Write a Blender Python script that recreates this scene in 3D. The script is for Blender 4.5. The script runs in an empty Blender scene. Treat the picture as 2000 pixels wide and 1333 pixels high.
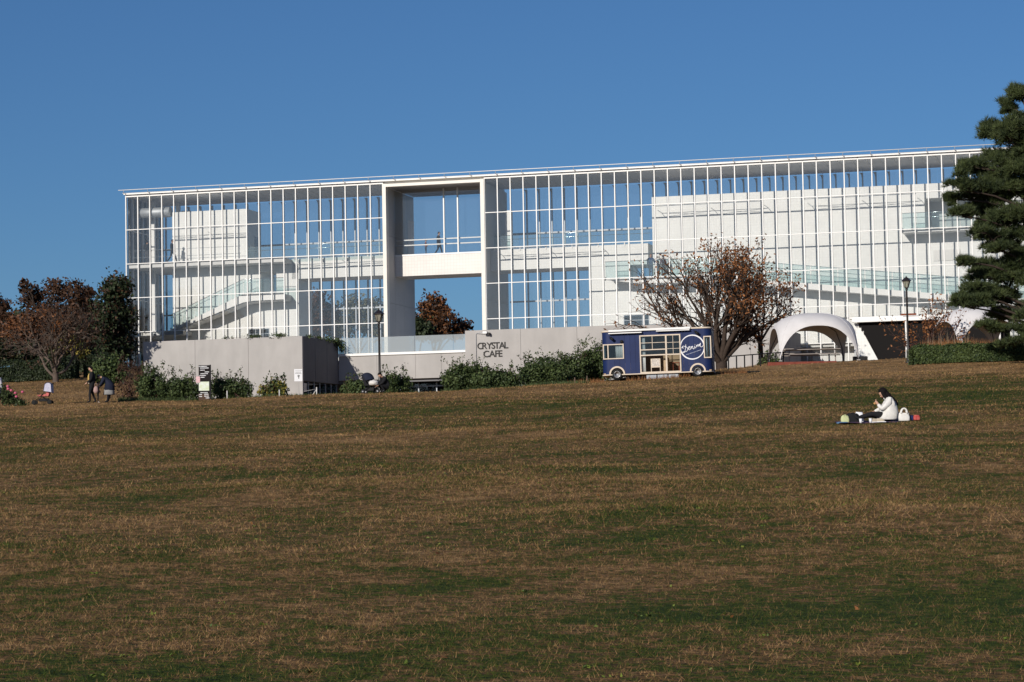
import bpy, bmesh, math, random
import numpy as np
from mathutils import Matrix, Vector

# ------------------------------------------------------------------ scene, camera, sky, sun
SC = bpy.context.scene
COL = SC.collection
rad = math.radians
FPX = 5062.44
PITCH, ROLL = rad(3.72574838), rad(1.00331641)
CAMZ = 1.6

cam = bpy.data.cameras.new("camera")
cam.lens = FPX / 2000 * 36
cam.sensor_width = 36
cam.clip_start = 0.5
cam.clip_end = 9000
cam_ob = bpy.data.objects.new("camera", cam)
COL.objects.link(cam_ob)
cam_ob.matrix_world = (Matrix.Translation((0, 0, CAMZ)) @ Matrix.Rotation(math.pi / 2 + PITCH, 4, 'X')
                       @ Matrix.Rotation(-ROLL, 4, 'Z'))
SC.camera = cam_ob

SUN_AZ, SUN_EL = rad(31.0), rad(20.3)      # the way the light travels, right of +Y; height of the sun
world = bpy.data.worlds.new("World")
SC.world = world
world.use_nodes = True
wn = world.node_tree
wn.nodes.clear()
sky = wn.nodes.new('ShaderNodeTexSky')
sky.sky_type = 'NISHITA'
sky.sun_disc = False
sky.sun_elevation = SUN_EL
sky.sun_rotation = SUN_AZ + math.pi
sky.altitude = 500
sky.air_density = 1.0
sky.dust_density = 0.4
sky.ozone_density = 8.5
bg = wn.nodes.new('ShaderNodeBackground')
bg.inputs['Strength'].default_value = 0.067
wo = wn.nodes.new('ShaderNodeOutputWorld')
wn.links.new(sky.outputs[0], bg.inputs['Color'])
wn.links.new(bg.outputs[0], wo.inputs['Surface'])

sun = bpy.data.lights.new("sun", 'SUN')
sun.energy = 4.2
sun.angle = rad(0.53)
sun.color = (1.0, 0.93, 0.83)
sun_ob = bpy.data.objects.new("sun", sun)
COL.objects.link(sun_ob)
_d = Vector((math.sin(SUN_AZ) * math.cos(SUN_EL), math.cos(SUN_AZ) * math.cos(SUN_EL), -math.sin(SUN_EL)))
sun_ob.rotation_euler = _d.to_track_quat('-Z', 'Y').to_euler()
sun_ob.location = (-40, -60, 60)

SC.view_settings.view_transform = 'Standard'
SC.view_settings.look = 'None'
SC.view_settings.exposure = 0.0
SC.view_settings.gamma = 1.0
SC.cycles.max_bounces = 10
SC.cycles.diffuse_bounces = 6
SC.cycles.transparent_max_bounces = 48
SC.cycles.use_denoising = True
SC.cycles.caustics_reflective = False
SC.cycles.caustics_refractive = False

# ------------------------------------------------------------------ helpers
def nrg(seed):
    return np.random.default_rng(seed)

def tag(o, label=None, cat=None, group=None, kind=None):
    if label: o['label'] = label
    if cat: o['category'] = cat
    if group: o['group'] = group
    if kind: o['kind'] = kind
    return o

def empty(name, loc, rz=0.0):
    o = bpy.data.objects.new(name, None)
    o.empty_display_size = 0.2
    COL.objects.link(o)
    o.location = loc
    o.rotation_euler = (0, 0, rz)
    return o

def link(name, me, parent=None, loc=None, rot=None, scale=None):
    o = bpy.data.objects.new(name, me)
    COL.objects.link(o)
    if parent: o.parent = parent
    if loc is not None: o.location = loc
    if rot is not None: o.rotation_euler = rot
    if scale is not None: o.scale = scale
    return o

def np_mesh(name, co, faces, mats=None, midx=None, smooth=False):
    """co (n,3); faces (m,k) array with k the same for all"""
    me = bpy.data.meshes.new(name)
    co = np.asarray(co, np.float32); faces = np.asarray(faces, np.int32)
    me.vertices.add(len(co)); me.vertices.foreach_set('co', co.ravel())
    k = faces.shape[1]
    me.loops.add(faces.size); me.loops.foreach_set('vertex_index', faces.ravel())
    me.polygons.add(len(faces))
    me.polygons.foreach_set('loop_start', np.arange(0, faces.size, k, dtype=np.int32))
    me.polygons.foreach_set('loop_total', np.full(len(faces), k, np.int32))
    if midx is not None: me.polygons.foreach_set('material_index', np.asarray(midx, np.int32))
    if smooth: me.polygons.foreach_set('use_smooth', np.ones(len(faces), bool))
    for m in (mats or []): me.materials.append(m)
    me.update(calc_edges=True)
    return me

class MB:
    """collects boxes, prisms and tubes into one mesh"""
    def __init__(s): s.v = []; s.f = []; s.m = []; s.sm = []
    def add(s, vs, fs, mi=0, smooth=False):
        b = len(s.v); s.v += [tuple(p) for p in vs]
        s.f += [tuple(b + i for i in f) for f in fs]; s.m += [mi] * len(fs); s.sm += [smooth] * len(fs)
        return s
    def box(s, x0, x1, y0, y1, z0, z1, mi=0):
        v = [(x0, y0, z0), (x1, y0, z0), (x1, y1, z0), (x0, y1, z0), (x0, y0, z1), (x1, y0, z1), (x1, y1, z1), (x0, y1, z1)]
        return s.add(v, [(0, 3, 2, 1), (4, 5, 6, 7), (0, 1, 5, 4), (1, 2, 6, 5), (2, 3, 7, 6), (3, 0, 4, 7)], mi)
    def prism(s, poly, y0, y1, mi=0):
        """polygon in x-z (counter-clockwise seen from -y) pushed from y0 to y1"""
        n = len(poly)
        v = [(x, y0, z) for x, z in poly] + [(x, y1, z) for x, z in poly]
        f = [tuple(range(n)), tuple(range(2 * n - 1, n - 1, -1))]
        f += [(i, i + n, (i + 1) % n + n, (i + 1) % n) for i in range(n)]
        return s.add(v, f, mi)
    def prismz(s, poly, z0, z1, mi=0):
        n = len(poly)
        v = [(x, y, z0) for x, y in poly] + [(x, y, z1) for x, y in poly]
        f = [tuple(range(n - 1, -1, -1)), tuple(range(n, 2 * n))]
        f += [(i, (i + 1) % n, (i + 1) % n + n, i + n) for i in range(n)]
        return s.add(v, f, mi)
    def tube(s, pts, r, n=6, mi=0, cap=True, smooth=True):
        pts = [Vector(p) for p in pts]
        rs = r if hasattr(r, '__len__') else [r] * len(pts)
        vs = []; fs = []
        t0 = (pts[1] - pts[0]).normalized()
        a = t0.orthogonal().normalized()
        for i, p in enumerate(pts):
            t = (pts[min(i + 1, len(pts) - 1)] - pts[max(i - 1, 0)])
            t = t.normalized() if t.length > 1e-9 else t0
            a = (a - t * a.dot(t))
            a = a.normalized() if a.length > 1e-6 else t.orthogonal().normalized()
            b = t.cross(a)
            for k in range(n):
                q = 2 * math.pi * k / n
                vs.append(p + (a * math.cos(q) + b * math.sin(q)) * rs[i])
        for i in range(len(pts) - 1):
            for k in range(n):
                k2 = (k + 1) % n
                fs.append((i * n + k, i * n + k2, (i + 1) * n + k2, (i + 1) * n + k))
        if cap:
            fs.append(tuple(range(n - 1, -1, -1)))
            e = (len(pts) - 1) * n
            fs.append(tuple(e + k for k in range(n)))
        return s.add(vs, fs, mi, smooth)
    def lathe(s, prof, c=(0, 0, 0), n=16, mi=0, smooth=True, axis='z'):
        vs = []; fs = []
        for r, z in prof:
            for k in range(n):
                q = 2 * math.pi * k / n
                p = (r * math.cos(q), r * math.sin(q), z)
                if axis == 'y': p = (p[0], p[2], p[1])
                if axis == 'x': p = (p[2], p[0], p[1])
                vs.append((c[0] + p[0], c[1] + p[1], c[2] + p[2]))
        for i in range(len(prof) - 1):
            for k in range(n):
                k2 = (k + 1) % n
                fs.append((i * n + k, i * n + k2, (i + 1) * n + k2, (i + 1) * n + k))
        if prof[0][0] > 1e-4: fs.append(tuple(range(n - 1, -1, -1)))
        if prof[-1][0] > 1e-4: fs.append(tuple((len(prof) - 1) * n + k for k in range(n)))
        return s.add(vs, fs, mi, smooth)
    def ellipsoid(s, c, r, mi=0, nu=12, nv=8, fn=None):
        vs = []; fs = []
        for j in range(nv + 1):
            ph = math.pi * j / nv
            for i in range(nu):
                th = 2 * math.pi * i / nu
                d = Vector((math.sin(ph) * math.cos(th), math.sin(ph) * math.sin(th), math.cos(ph)))
                k = fn(d) if fn else 1.0
                vs.append((c[0] + d.x * r[0] * k, c[1] + d.y * r[1] * k, c[2] + d.z * r[2] * k))
        for j in range(nv):
            for i in range(nu):
                i2 = (i + 1) % nu
                fs.append((j * nu + i, (j + 1) * nu + i, (j + 1) * nu + i2, j * nu + i2))
        return s.add(vs, fs, mi, True)
    def mesh(s, name, mats):
        me = bpy.data.meshes.new(name)
        me.from_pydata(s.v, [], s.f)
        for m in (mats if isinstance(mats, (list, tuple)) else [mats]): me.materials.append(m)
        me.polygons.foreach_set('material_index', s.m)
        me.polygons.foreach_set('use_smooth', s.sm)
        me.update()
        return me
    def build(s, name, mats, parent=None, loc=None, rot=None):
        return link(name, s.mesh(name, mats), parent, loc, rot)

# a pixel of the 2000 px photograph gives a direction; the distance Y comes from what the thing stands on
def ray(px, py):
    a, b = px - 1000, py - 666.5
    cr, sr = math.cos(ROLL), math.sin(ROLL)
    u, v = a * cr - b * sr, a * sr + b * cr
    xc, yc = u / FPX, -v / FPX
    c, s = math.cos(PITCH), math.sin(PITCH)
    return Vector((xc, c - yc * s, s + yc * c))

def at(px, py, Y):
    r = ray(px, py)
    return Vector((0, 0, CAMZ)) + r * (Y / r.y)

def ss(a, b, x):
    t = np.clip((np.asarray(x, float) - a) / (b - a), 0, 1)
    return t * t * (3 - 2 * t)

# ------------------------------------------------------------------ materials
MATS = {}
def mat(name, col, rough=0.7, metal=0.0, var=0.0, vscale=3.0, col2=None, bump=0.0, bscale=40.0, spec=0.5, coord='Object', island=0.0):
    m = bpy.data.materials.new(name); m.use_nodes = True
    nt = m.node_tree; p = nt.nodes['Principled BSDF']
    p.inputs['Roughness'].default_value = rough
    p.inputs['Metallic'].default_value = metal
    p.inputs['Specular IOR Level'].default_value = spec if spec != .5 or rough < .5 or metal > 0 else .15
    c = (*col, 1)
    p.inputs['Base Color'].default_value = c
    tc = nt.nodes.new('ShaderNodeTexCoord')
    if var > 0 or col2 or island > 0:
        mix = nt.nodes.new('ShaderNodeMix'); mix.data_type = 'RGBA'
        if col2 is None:
            mix.inputs[6].default_value = (*[max(0, x * (1 - var)) for x in col], 1)
            mix.inputs[7].default_value = (*[min(1, x * (1 + var)) for x in col], 1)
        else:
            mix.inputs[6].default_value = c; mix.inputs[7].default_value = (*col2, 1)
        if island > 0:
            g = nt.nodes.new('ShaderNodeNewGeometry')
            src = g.outputs['Random Per Island']
            if var > 0:
                n = nt.nodes.new('ShaderNodeTexNoise'); n.inputs['Scale'].default_value = vscale; n.inputs['Detail'].default_value = 4
                nt.links.new(g.outputs['Position'], n.inputs['Vector'])
                a = nt.nodes.new('ShaderNodeMath'); a.operation = 'MULTIPLY_ADD'
                a.inputs[1].default_value = 1.6; a.inputs[2].default_value = -0.8
                nt.links.new(n.outputs[0], a.inputs[0])
                b = nt.nodes.new('ShaderNodeMath'); b.operation = 'ADD'; b.use_clamp = True
                nt.links.new(a.outputs[0], b.inputs[0]); nt.links.new(src, b.inputs[1])
                src = b.outputs[0]
        else:
            n = nt.nodes.new('ShaderNodeTexNoise'); n.inputs['Scale'].default_value = vscale
            n.inputs['Detail'].default_value = 6; n.inputs['Roughness'].default_value = 0.6
            nt.links.new(tc.outputs[coord], n.inputs['Vector'])
            r = nt.nodes.new('ShaderNodeMapRange')
            r.inputs['From Min'].default_value = 0.3; r.inputs['From Max'].default_value = 0.7
            nt.links.new(n.outputs[0], r.inputs['Value'])
            src = r.outputs[0]
        nt.links.new(src, mix.inputs[0])
        nt.links.new(mix.outputs[2], p.inputs['Base Color'])
    if bump > 0:
        n2 = nt.nodes.new('ShaderNodeTexNoise'); n2.inputs['Scale'].default_value = bscale; n2.inputs['Detail'].default_value = 5
        nt.links.new(tc.outputs[coord], n2.inputs['Vector'])
        bp = nt.nodes.new('ShaderNodeBump'); bp.inputs['Strength'].default_value = bump; bp.inputs['Distance'].default_value = 0.02
        nt.links.new(n2.outputs[0], bp.inputs['Height']); nt.links.new(bp.outputs[0], p.inputs['Normal'])
    MATS[name] = m
    return m

def glass(name, tint, refl=1.0, rough=0.0, milky=0.0, milk_col=(.8, .85, .85)):
    """clear sheet: see-through with a mirror share that grows at grazing angles; milky adds a frosted share"""
    m = bpy.data.materials.new(name); m.use_nodes = True
    nt = m.node_tree; nt.nodes.clear()
    o = nt.nodes.new('ShaderNodeOutputMaterial')
    t = nt.nodes.new('ShaderNodeBsdfTransparent'); t.inputs[0].default_value = (*tint, 1)
    g = nt.nodes.new('ShaderNodeBsdfGlossy'); g.inputs['Roughness'].default_value = rough
    f = nt.nodes.new('ShaderNodeFresnel'); f.inputs['IOR'].default_value = 1.5
    k = nt.nodes.new('ShaderNodeMath'); k.operation = 'MULTIPLY'; k.inputs[1].default_value = refl
    nt.links.new(f.outputs[0], k.inputs[0])
    mx = nt.nodes.new('ShaderNodeMixShader')
    nt.links.new(k.outputs[0], mx.inputs[0]); nt.links.new(t.outputs[0], mx.inputs[1]); nt.links.new(g.outputs[0], mx.inputs[2])
    out = mx
    if milky > 0:
        d = nt.nodes.new('ShaderNodeBsdfDiffuse'); d.inputs[0].default_value = (*milk_col, 1)
        m2 = nt.nodes.new('ShaderNodeMixShader'); m2.inputs[0].default_value = milky
        nt.links.new(mx.outputs[0], m2.inputs[1]); nt.links.new(d.outputs[0], m2.inputs[2]); out = m2
    nt.links.new(out.outputs[0], o.inputs['Surface'])
    return m

def tile_mat(name, col, grout, sx, sz, mortar=0.02, rough=0.35):
    m = mat(name, col, rough)
    nt = m.node_tree; p = nt.nodes['Principled BSDF']
    tc = nt.nodes.new('ShaderNodeTexCoord'); mp = nt.nodes.new('ShaderNodeMapping')
    mp.inputs['Rotation'].default_value = (math.pi / 2, 0, 0)
    nt.links.new(tc.outputs['Object'], mp.inputs['Vector'])
    b = nt.nodes.new('ShaderNodeTexBrick'); b.offset = 0.0
    b.inputs['Scale'].default_value = 1.0
    b.inputs['Brick Width'].default_value = sx; b.inputs['Row Height'].default_value = sz
    b.inputs['Mortar Size'].default_value = mortar; b.inputs['Mortar Smooth'].default_value = 0.3
    b.inputs['Color1'].default_value = (*col, 1); b.inputs['Color2'].default_value = (*[c * 0.95 for c in col], 1)
    b.inputs['Mortar'].default_value = (*grout, 1)
    nt.links.new(mp.outputs[0], b.inputs['Vector'])
    n = nt.nodes.new('ShaderNodeTexNoise'); n.inputs['Scale'].default_value = 0.6; n.inputs['Detail'].default_value = 6
    nt.links.new(tc.outputs['Object'], n.inputs['Vector'])
    r = nt.nodes.new('ShaderNodeMapRange'); r.inputs['From Min'].default_value = .3; r.inputs['From Max'].default_value = .75
    r.inputs['To Min'].default_value = .9; r.inputs['To Max'].default_value = 1.0
    nt.links.new(n.outputs[0], r.inputs['Value'])
    mu = nt.nodes.new('ShaderNodeMix'); mu.data_type = 'RGBA'; mu.blend_type = 'MULTIPLY'; mu.inputs[0].default_value = 1
    nt.links.new(b.outputs['Color'], mu.inputs[6]); nt.links.new(r.outputs[0], mu.inputs[7])
    nt.links.new(mu.outputs[2], p.inputs['Base Color'])
    return m

WHITE = mat("white_paint", (.80, .79, .77), .4, var=.05, vscale=.7)
CREAM = mat("cream_frame", (.74, .70, .63), .45, var=.06, vscale=.8)
TILE = tile_mat("white_wall_tile", (.83, .83, .81), (.70, .70, .68), .20, .20, .010)
BTILE = tile_mat("bridge_tile", (.74, .70, .66), (.62, .57, .53), .24, .24, .012)
PANELGREY = mat("grey_reveal_panel", (.50, .49, .48), .5, var=.06, vscale=.6)
SLAB = mat("slab_plaster", (.72, .71, .69), .7, var=.06, vscale=.5)
CEIL = mat("ceiling_metal", (.80, .80, .80), .45, var=.10, vscale=.4)
STEEL = mat("grey_steel", (.33, .36, .40), .45, metal=.2)
STAINLESS = mat("stainless_tube", (.72, .74, .76), .18, metal=1.0)
DUCT = mat("duct_zinc", (.42, .44, .46), .55, metal=.5, var=.1, vscale=2)
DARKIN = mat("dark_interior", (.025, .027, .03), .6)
GLASS = glass("facade_glass", (.965, .968, .968), 1.25, milky=.014, milk_col=(.7, .72, .74))
BACKGLASS = glass("back_glass", (.955, .955, .95), .8)
RAILGLASS = glass("rail_glass", (.86, .93, .93), .9, milky=.05, milk_col=(.75, .82, .82))
PARAGLASS = glass("parapet_glass", (.84, .88, .89), 1.0, milky=.30, milk_col=(.66, .70, .72))
WINGLASS = glass("window_glass", (.55, .58, .60), 1.6)

def concrete(name, col):
    m = mat(name, col, .85, var=.09, vscale=.35, bump=.25, bscale=30)
    nt = m.node_tree; p = nt.nodes['Principled BSDF']
    src = p.inputs['Base Color'].links[0].from_socket
    tc = nt.nodes.new('ShaderNodeTexCoord')
    n = nt.nodes.new('ShaderNodeTexNoise'); n.inputs['Scale'].default_value = 1.0; n.inputs['Detail'].default_value = 8
    mp = nt.nodes.new('ShaderNodeMapping'); mp.inputs['Scale'].default_value = (1.6, 1.6, .5)
    nt.links.new(tc.outputs['Object'], mp.inputs[0]); nt.links.new(mp.outputs[0], n.inputs['Vector'])
    r = nt.nodes.new('ShaderNodeMapRange'); r.inputs['From Min'].default_value = .35; r.inputs['From Max'].default_value = .75
    r.inputs['To Min'].default_value = 1.0; r.inputs['To Max'].default_value = .90
    nt.links.new(n.outputs[0], r.inputs['Value'])
    mu = nt.nodes.new('ShaderNodeMix'); mu.data_type = 'RGBA'; mu.blend_type = 'MULTIPLY'; mu.inputs[0].default_value = 1
    nt.links.new(src, mu.inputs[6]); nt.links.new(r.outputs[0], mu.inputs[7])
    nt.links.new(mu.outputs[2], p.inputs['Base Color'])
    return m
CONC = concrete("concrete_wall", (.43, .41, .395))
DARKCONC = concrete("darker_concrete", (.19, .19, .20))  # same concrete in a darker grey, for one side wall and the soffit

# ------------------------------------------------------------------ ground
def H(x, y):
    """height of the lawn: a long slope up to a crest, then level in front of the cafe, rising on the left"""
    x = np.asarray(x, float); y = np.asarray(y, float)
    q = x / np.maximum(y, 40)
    yc = np.interp(q, [-.2, -.05, 0, .03, .05, .08, .1, .2], [122.5, 124, 125, 129.5, 137, 144, 150, 150])
    def base(yy):
        yp = np.maximum(yy, -20)
        xx = np.clip(x, -45, 60)
        return .0486 * yp + .0000926 * yp * np.abs(yp) + np.where(xx < 0, .021, .027) * xx * np.clip(yp, 0, 130) / 125
    b = base(np.minimum(y, yc))
    wl = ss(-.120, -.147, q); wr = ss(.055, .10, q)
    after = np.clip(y - yc, 0, None)
    left = np.interp(y, [123, 165, 200, 230, 320, 3000], [0, 3.68, 6.4, 6.6, 5.5, -20])
    right = np.interp(after, [0, 20, 40, 100, 3000], [0, .15, .3, .5, -20])
    centre = (7.3 - b) * ss(0, 14, after) + np.interp(y, [170, 210, 240, 3000], [0, 0, 5.2, -20])
    z = b + np.where(after > 0, wl * left + wr * right + (1 - wl - wr) * centre, 0)
    z = z + (.035 * np.sin(x * .55 + y * .21) + .03 * np.sin(x * .23 - y * .47 + 1.3) + .02 * np.sin(y * .9 + x * .31)) * ss(6, 25, y) * (1 - ss(160, 185, y))
    return z

def Hs(x, y): return float(H(x, y))
def on_ground(px, Y, dz=0.0):
    """the point of the ground straight along pixel column px at distance Y"""
    r = ray(px, 760)
    x = r.x / r.y * Y
    return Vector((x, Y, Hs(x, Y) + dz))

ys = np.concatenate([np.arange(-90, 8, 6.), np.arange(8, 240, 1.0), np.geomspace(240, 4000, 40)])
xs = np.concatenate([-np.geomspace(60, 4000, 30)[::-1], np.arange(-58.5, 59, 1.5), np.geomspace(60, 4000, 30)])
XX, YY = np.meshgrid(xs, ys)
ZZ = H(XX, YY)
nx, ny = len(xs), len(ys)
idx = np.arange(nx * ny).reshape(ny, nx)
gf = np.stack([idx[:-1, :-1], idx[:-1, 1:], idx[1:, 1:], idx[1:, :-1]], -1).reshape(-1, 4)

def grass_colour(nt, blade):
    """dry straw and dull green in patches, by place on the lawn; grazing light painted in at the crest"""
    g = nt.nodes.new('ShaderNodeNewGeometry')
    def noise(scale, sx, detail=4, rough=.55, off=0):
        mp = nt.nodes.new('ShaderNodeMapping'); mp.inputs['Scale'].default_value = (sx, 1, 1); mp.inputs['Location'].default_value = (off, off * 1.7, 0)
        nt.links.new(g.outputs['Position'], mp.inputs[0])
        n = nt.nodes.new('ShaderNodeTexNoise'); n.inputs['Scale'].default_value = scale
        n.inputs['Detail'].default_value = detail; n.inputs['Roughness'].default_value = rough
        nt.links.new(mp.outputs[0], n.inputs['Vector'])
        return n.outputs[0]
    def math_(op, a, b=None, c=None, clamp=False):
        m = nt.nodes.new('ShaderNodeMath'); m.operation = op; m.use_clamp = clamp
        for i, s in enumerate((a, b, c)):
            if s is None: continue
            if isinstance(s, (int, float)): m.inputs[i].default_value = s
            else: nt.links.new(s, m.inputs[i])
        return m.outputs[0]
    big = noise(.07, 1.2, 3, .5, 3.1)
    mid = noise(.38, 1.3, 4, .6, 7.7)
    small = noise(2.2, 1.3, 4, .65, 1.9)
    fine = noise(7.5, 1.2, 3, .6, 4.4)
    v = math_('MULTIPLY_ADD', big, .9, -.45)
    v = math_('ADD', v, math_('MULTIPLY_ADD', mid, 1.4, -.7))
    v = math_('ADD', v, math_('MULTIPLY_ADD', small, 1.5, -.75))
    v = math_('ADD', v, math_('MULTIPLY_ADD', fine, 1.6, -.8))
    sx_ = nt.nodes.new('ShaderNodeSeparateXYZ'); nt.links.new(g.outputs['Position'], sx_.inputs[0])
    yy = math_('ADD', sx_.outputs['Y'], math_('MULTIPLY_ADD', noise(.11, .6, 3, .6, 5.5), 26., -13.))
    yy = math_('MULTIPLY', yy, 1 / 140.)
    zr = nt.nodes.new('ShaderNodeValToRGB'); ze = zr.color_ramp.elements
    zs = [(11, .30), (17, .40), (24, .58), (34, .60), (44, .52), (58, .62), (70, .56), (82, .40), (96, .42), (106, .66), (114, .86), (138, .90)]  # bands by distance; the tan crest stops also paint in grazing light
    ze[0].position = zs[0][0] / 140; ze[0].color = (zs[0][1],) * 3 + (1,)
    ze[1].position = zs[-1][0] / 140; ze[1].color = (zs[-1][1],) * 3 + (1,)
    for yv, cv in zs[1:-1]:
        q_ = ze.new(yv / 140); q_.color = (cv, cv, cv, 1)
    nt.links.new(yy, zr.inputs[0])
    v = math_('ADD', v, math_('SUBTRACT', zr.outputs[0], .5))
    if blade:
        v = math_('ADD', v, math_('MULTIPLY_ADD', g.outputs['Random Per Island'], 1.0, -.5))
    v = math_('ADD', v, .44, clamp=True)
    cr = nt.nodes.new('ShaderNodeValToRGB')
    e = cr.color_ramp.elements
    k = 1.0 if blade else .82
    stops = [(0.0, (.036, .056, .009)), (.27, (.080, .096, .015)), (.42, (.115, .078, .028)), (.64, (.225, .125, .053)), (1.0, (.37, .230, .105))]
    e[0].position, e[0].color = stops[0][0], (*[c * k for c in stops[0][1]], 1)
    e[1].position, e[1].color = stops[-1][0], (*[c * k for c in stops[-1][1]], 1)
    for ps, c in stops[1:-1]:
        q = e.new(ps); q.color = (*[x * k for x in c], 1)
    nt.links.new(v, cr.inputs[0])
    return cr.outputs[0], v, small, fine

gm = mat("lawn_soil_and_thatch", (.1, .08, .04), .95, spec=.1)
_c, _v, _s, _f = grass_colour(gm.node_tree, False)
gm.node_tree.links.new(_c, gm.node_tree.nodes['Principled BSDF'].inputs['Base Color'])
_b = gm.node_tree.nodes.new('ShaderNodeBump'); _b.inputs['Strength'].default_value = .9; _b.inputs['Distance'].default_value = .06
_n = gm.node_tree.nodes.new('ShaderNodeTexNoise'); _n.inputs['Scale'].default_value = 14; _n.inputs['Detail'].default_value = 6
_g = gm.node_tree.nodes.new('ShaderNodeNewGeometry')
gm.node_tree.links.new(_g.outputs['Position'], _n.inputs['Vector'])
gm.node_tree.links.new(_n.outputs[0], _b.inputs['Height'])
gm.node_tree.links.new(_b.outputs[0], gm.node_tree.nodes['Principled BSDF'].inputs['Normal'])
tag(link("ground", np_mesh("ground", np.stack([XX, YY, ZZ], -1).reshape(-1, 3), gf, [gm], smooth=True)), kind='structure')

bm_ = mat("lawn_blades", (.1, .08, .04), .8, spec=.15)
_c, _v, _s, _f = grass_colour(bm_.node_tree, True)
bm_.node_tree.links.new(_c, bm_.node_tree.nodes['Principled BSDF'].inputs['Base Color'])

def blades(name, P, L, W, tilt, seed, mats, kind='stuff', zoff=-.004):
    """one narrow triangle for each blade"""
    r = nrg(seed); n = len(P)
    a = r.uniform(0, 2 * np.pi, n); t = tilt(r, n)
    d = np.stack([np.cos(a) * np.sin(t), np.sin(a) * np.sin(t), np.cos(t)], 1)
    b = r.uniform(0, 2 * np.pi, n)
    w = np.stack([np.cos(b), np.sin(b), np.zeros(n)], 1) * W[:, None] / 2
    co = np.empty((n, 3, 3)); base = P + np.array([0, 0, zoff])
    co[:, 0] = base - w; co[:, 1] = base + w; co[:, 2] = base + d * L[:, None]
    me = np_mesh(name, co.reshape(-1, 3), np.arange(3 * n).reshape(n, 3), mats)
    return me

def lawn_points(y0, y1, dens, seed, qmax=.225):
    r = nrg(seed)
    n = int(qmax * (y1 ** 2 - y0 ** 2) * dens)
    y = np.sqrt(r.uniform(y0 ** 2, y1 ** 2, n)); x = r.uniform(-qmax, qmax, n) * y
    return np.stack([x, y, H(x, y)], 1)

_P, _L, _W = [], [], []
for (y0, y1, dens, l0, l1, w, sd) in [(11.5, 24, 2700, .016, .050, .0040, 1), (24, 40, 900, .022, .065, .0075, 2),
                                      (40, 66, 320, .025, .075, .012, 3), (66, 96, 130, .03, .085, .02, 4), (96, 128, 75, .035, .09, .03, 5)]:
    p = lawn_points(y0, y1, dens, sd)
    r_ = nrg(sd + 50)
    _P.append(p); _L.append(r_.uniform(l0, l1, len(p)) * np.where(r_.random(len(p)) < .03, 2.0, 1)); _W.append(np.full(len(p), w))
# rising lawn on the left beyond the crest
r_ = nrg(10); n_ = 16000
y_ = r_.uniform(128, 152, n_); x_ = r_.uniform(.03, .235, n_) * y_
_P.append(np.stack([x_, y_, H(x_, y_)], 1)); _L.append(r_.uniform(.05, .11, n_)); _W.append(np.full(n_, .03))
r_ = nrg(9); n_ = 24000
y_ = r_.uniform(126, 165, n_); x_ = r_.uniform(-.235, -.13, n_) * y_
_P.append(np.stack([x_, y_, H(x_, y_)], 1)); _L.append(r_.uniform(.05, .12, n_)); _W.append(np.full(n_, .03))
_P = np.concatenate(_P); _L = np.concatenate(_L); _W = np.concatenate(_W)
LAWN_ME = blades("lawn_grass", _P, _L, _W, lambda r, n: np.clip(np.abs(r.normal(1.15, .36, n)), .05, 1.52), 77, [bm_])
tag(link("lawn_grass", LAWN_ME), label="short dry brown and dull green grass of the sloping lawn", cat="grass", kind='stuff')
# ------------------------------------------------------------------ the glass building
TH = rad(15.00686)
BX, BY, ZB = -29.8807, 200.6936, 13.2
ROWZ = [26.508 - 2.66 * j - ZB for j in range(7)]       # transom heights above the terrace
B = empty("glass_building", (BX, BY, ZB), -TH)
tag(B, "long white glass pavilion with tall gridded facade and a square gateway through it", "building")
DEP = 7.0; GAP0, GAP1 = 21, 29; NB = 75
def bw(s, d, z):
    """building coordinates (along, depth, height above the terrace) to world"""
    return Vector((BX + s * math.cos(TH) + d * math.sin(TH), BY - s * math.sin(TH) + d * math.cos(TH), ZB + z))

bays = [i for i in range(NB) if not GAP0 <= i < GAP1]
zbot = lambda i: ROWZ[6] if i >= 52 else ROWZ[5]
# mullions: one mesh each height, shared
mul_me = {}
for zb in (ROWZ[5], ROWZ[6]):
    mul_me[zb] = MB().box(-.036, .036, -.03, .14, zb, ROWZ[0] + .02).mesh("mullion", WHITE)
for i in range(NB + 1):
    if GAP0 < i < GAP1: continue
    link("mullion", mul_me[ROWZ[6] if i >= 52 else ROWZ[5]], B, (i, 0, 0))
tr_me = MB().box(.036, .964, -.006, .12, -.028, .028).mesh("transom", WHITE)
top_me = MB().box(.045, .955, -.03, .24, -.10, .06).mesh("transom", WHITE)
tr_spots = [(i, j) for i in bays for j in range(1, 6) if not (j == 5 and i < 52)]
for i, j in tr_spots[:300]: link("transom", tr_me, B, (i, 0, ROWZ[j]))
for i in bays: link("head_rail", top_me, B, (i, 0, ROWZ[0]))
pane_me = MB().box(.045, .955, .06, .072, .035, 2.625).mesh("glass_pane", GLASS)
spots = [(i, j) for j in range(5) for i in bays]
spots.sort(key=lambda t: (t[0] >= 67, t[1] == 4))
for i, j in spots[:300]:
    o = link("glass_pane", pane_me, B, (i, 0, ROWZ[j + 1]))
rest = MB()
for i, j in spots[300:] + [(i, 5) for i in bays if i >= 52]:
    rest.box(i + .045, i + .955, .06, .072, ROWZ[j + 1] + .035, ROWZ[j + 1] + 2.625)
tag(rest.build("glass_panes", GLASS, B), kind='stuff')
trr = MB()
for i, j in tr_spots[300:]: trr.box(i + .045, i + .955, -.006, .16, ROWZ[j] - .035, ROWZ[j] + .035)
if trr.v: tag(trr.build("transoms", WHITE, B), kind='stuff')

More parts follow.
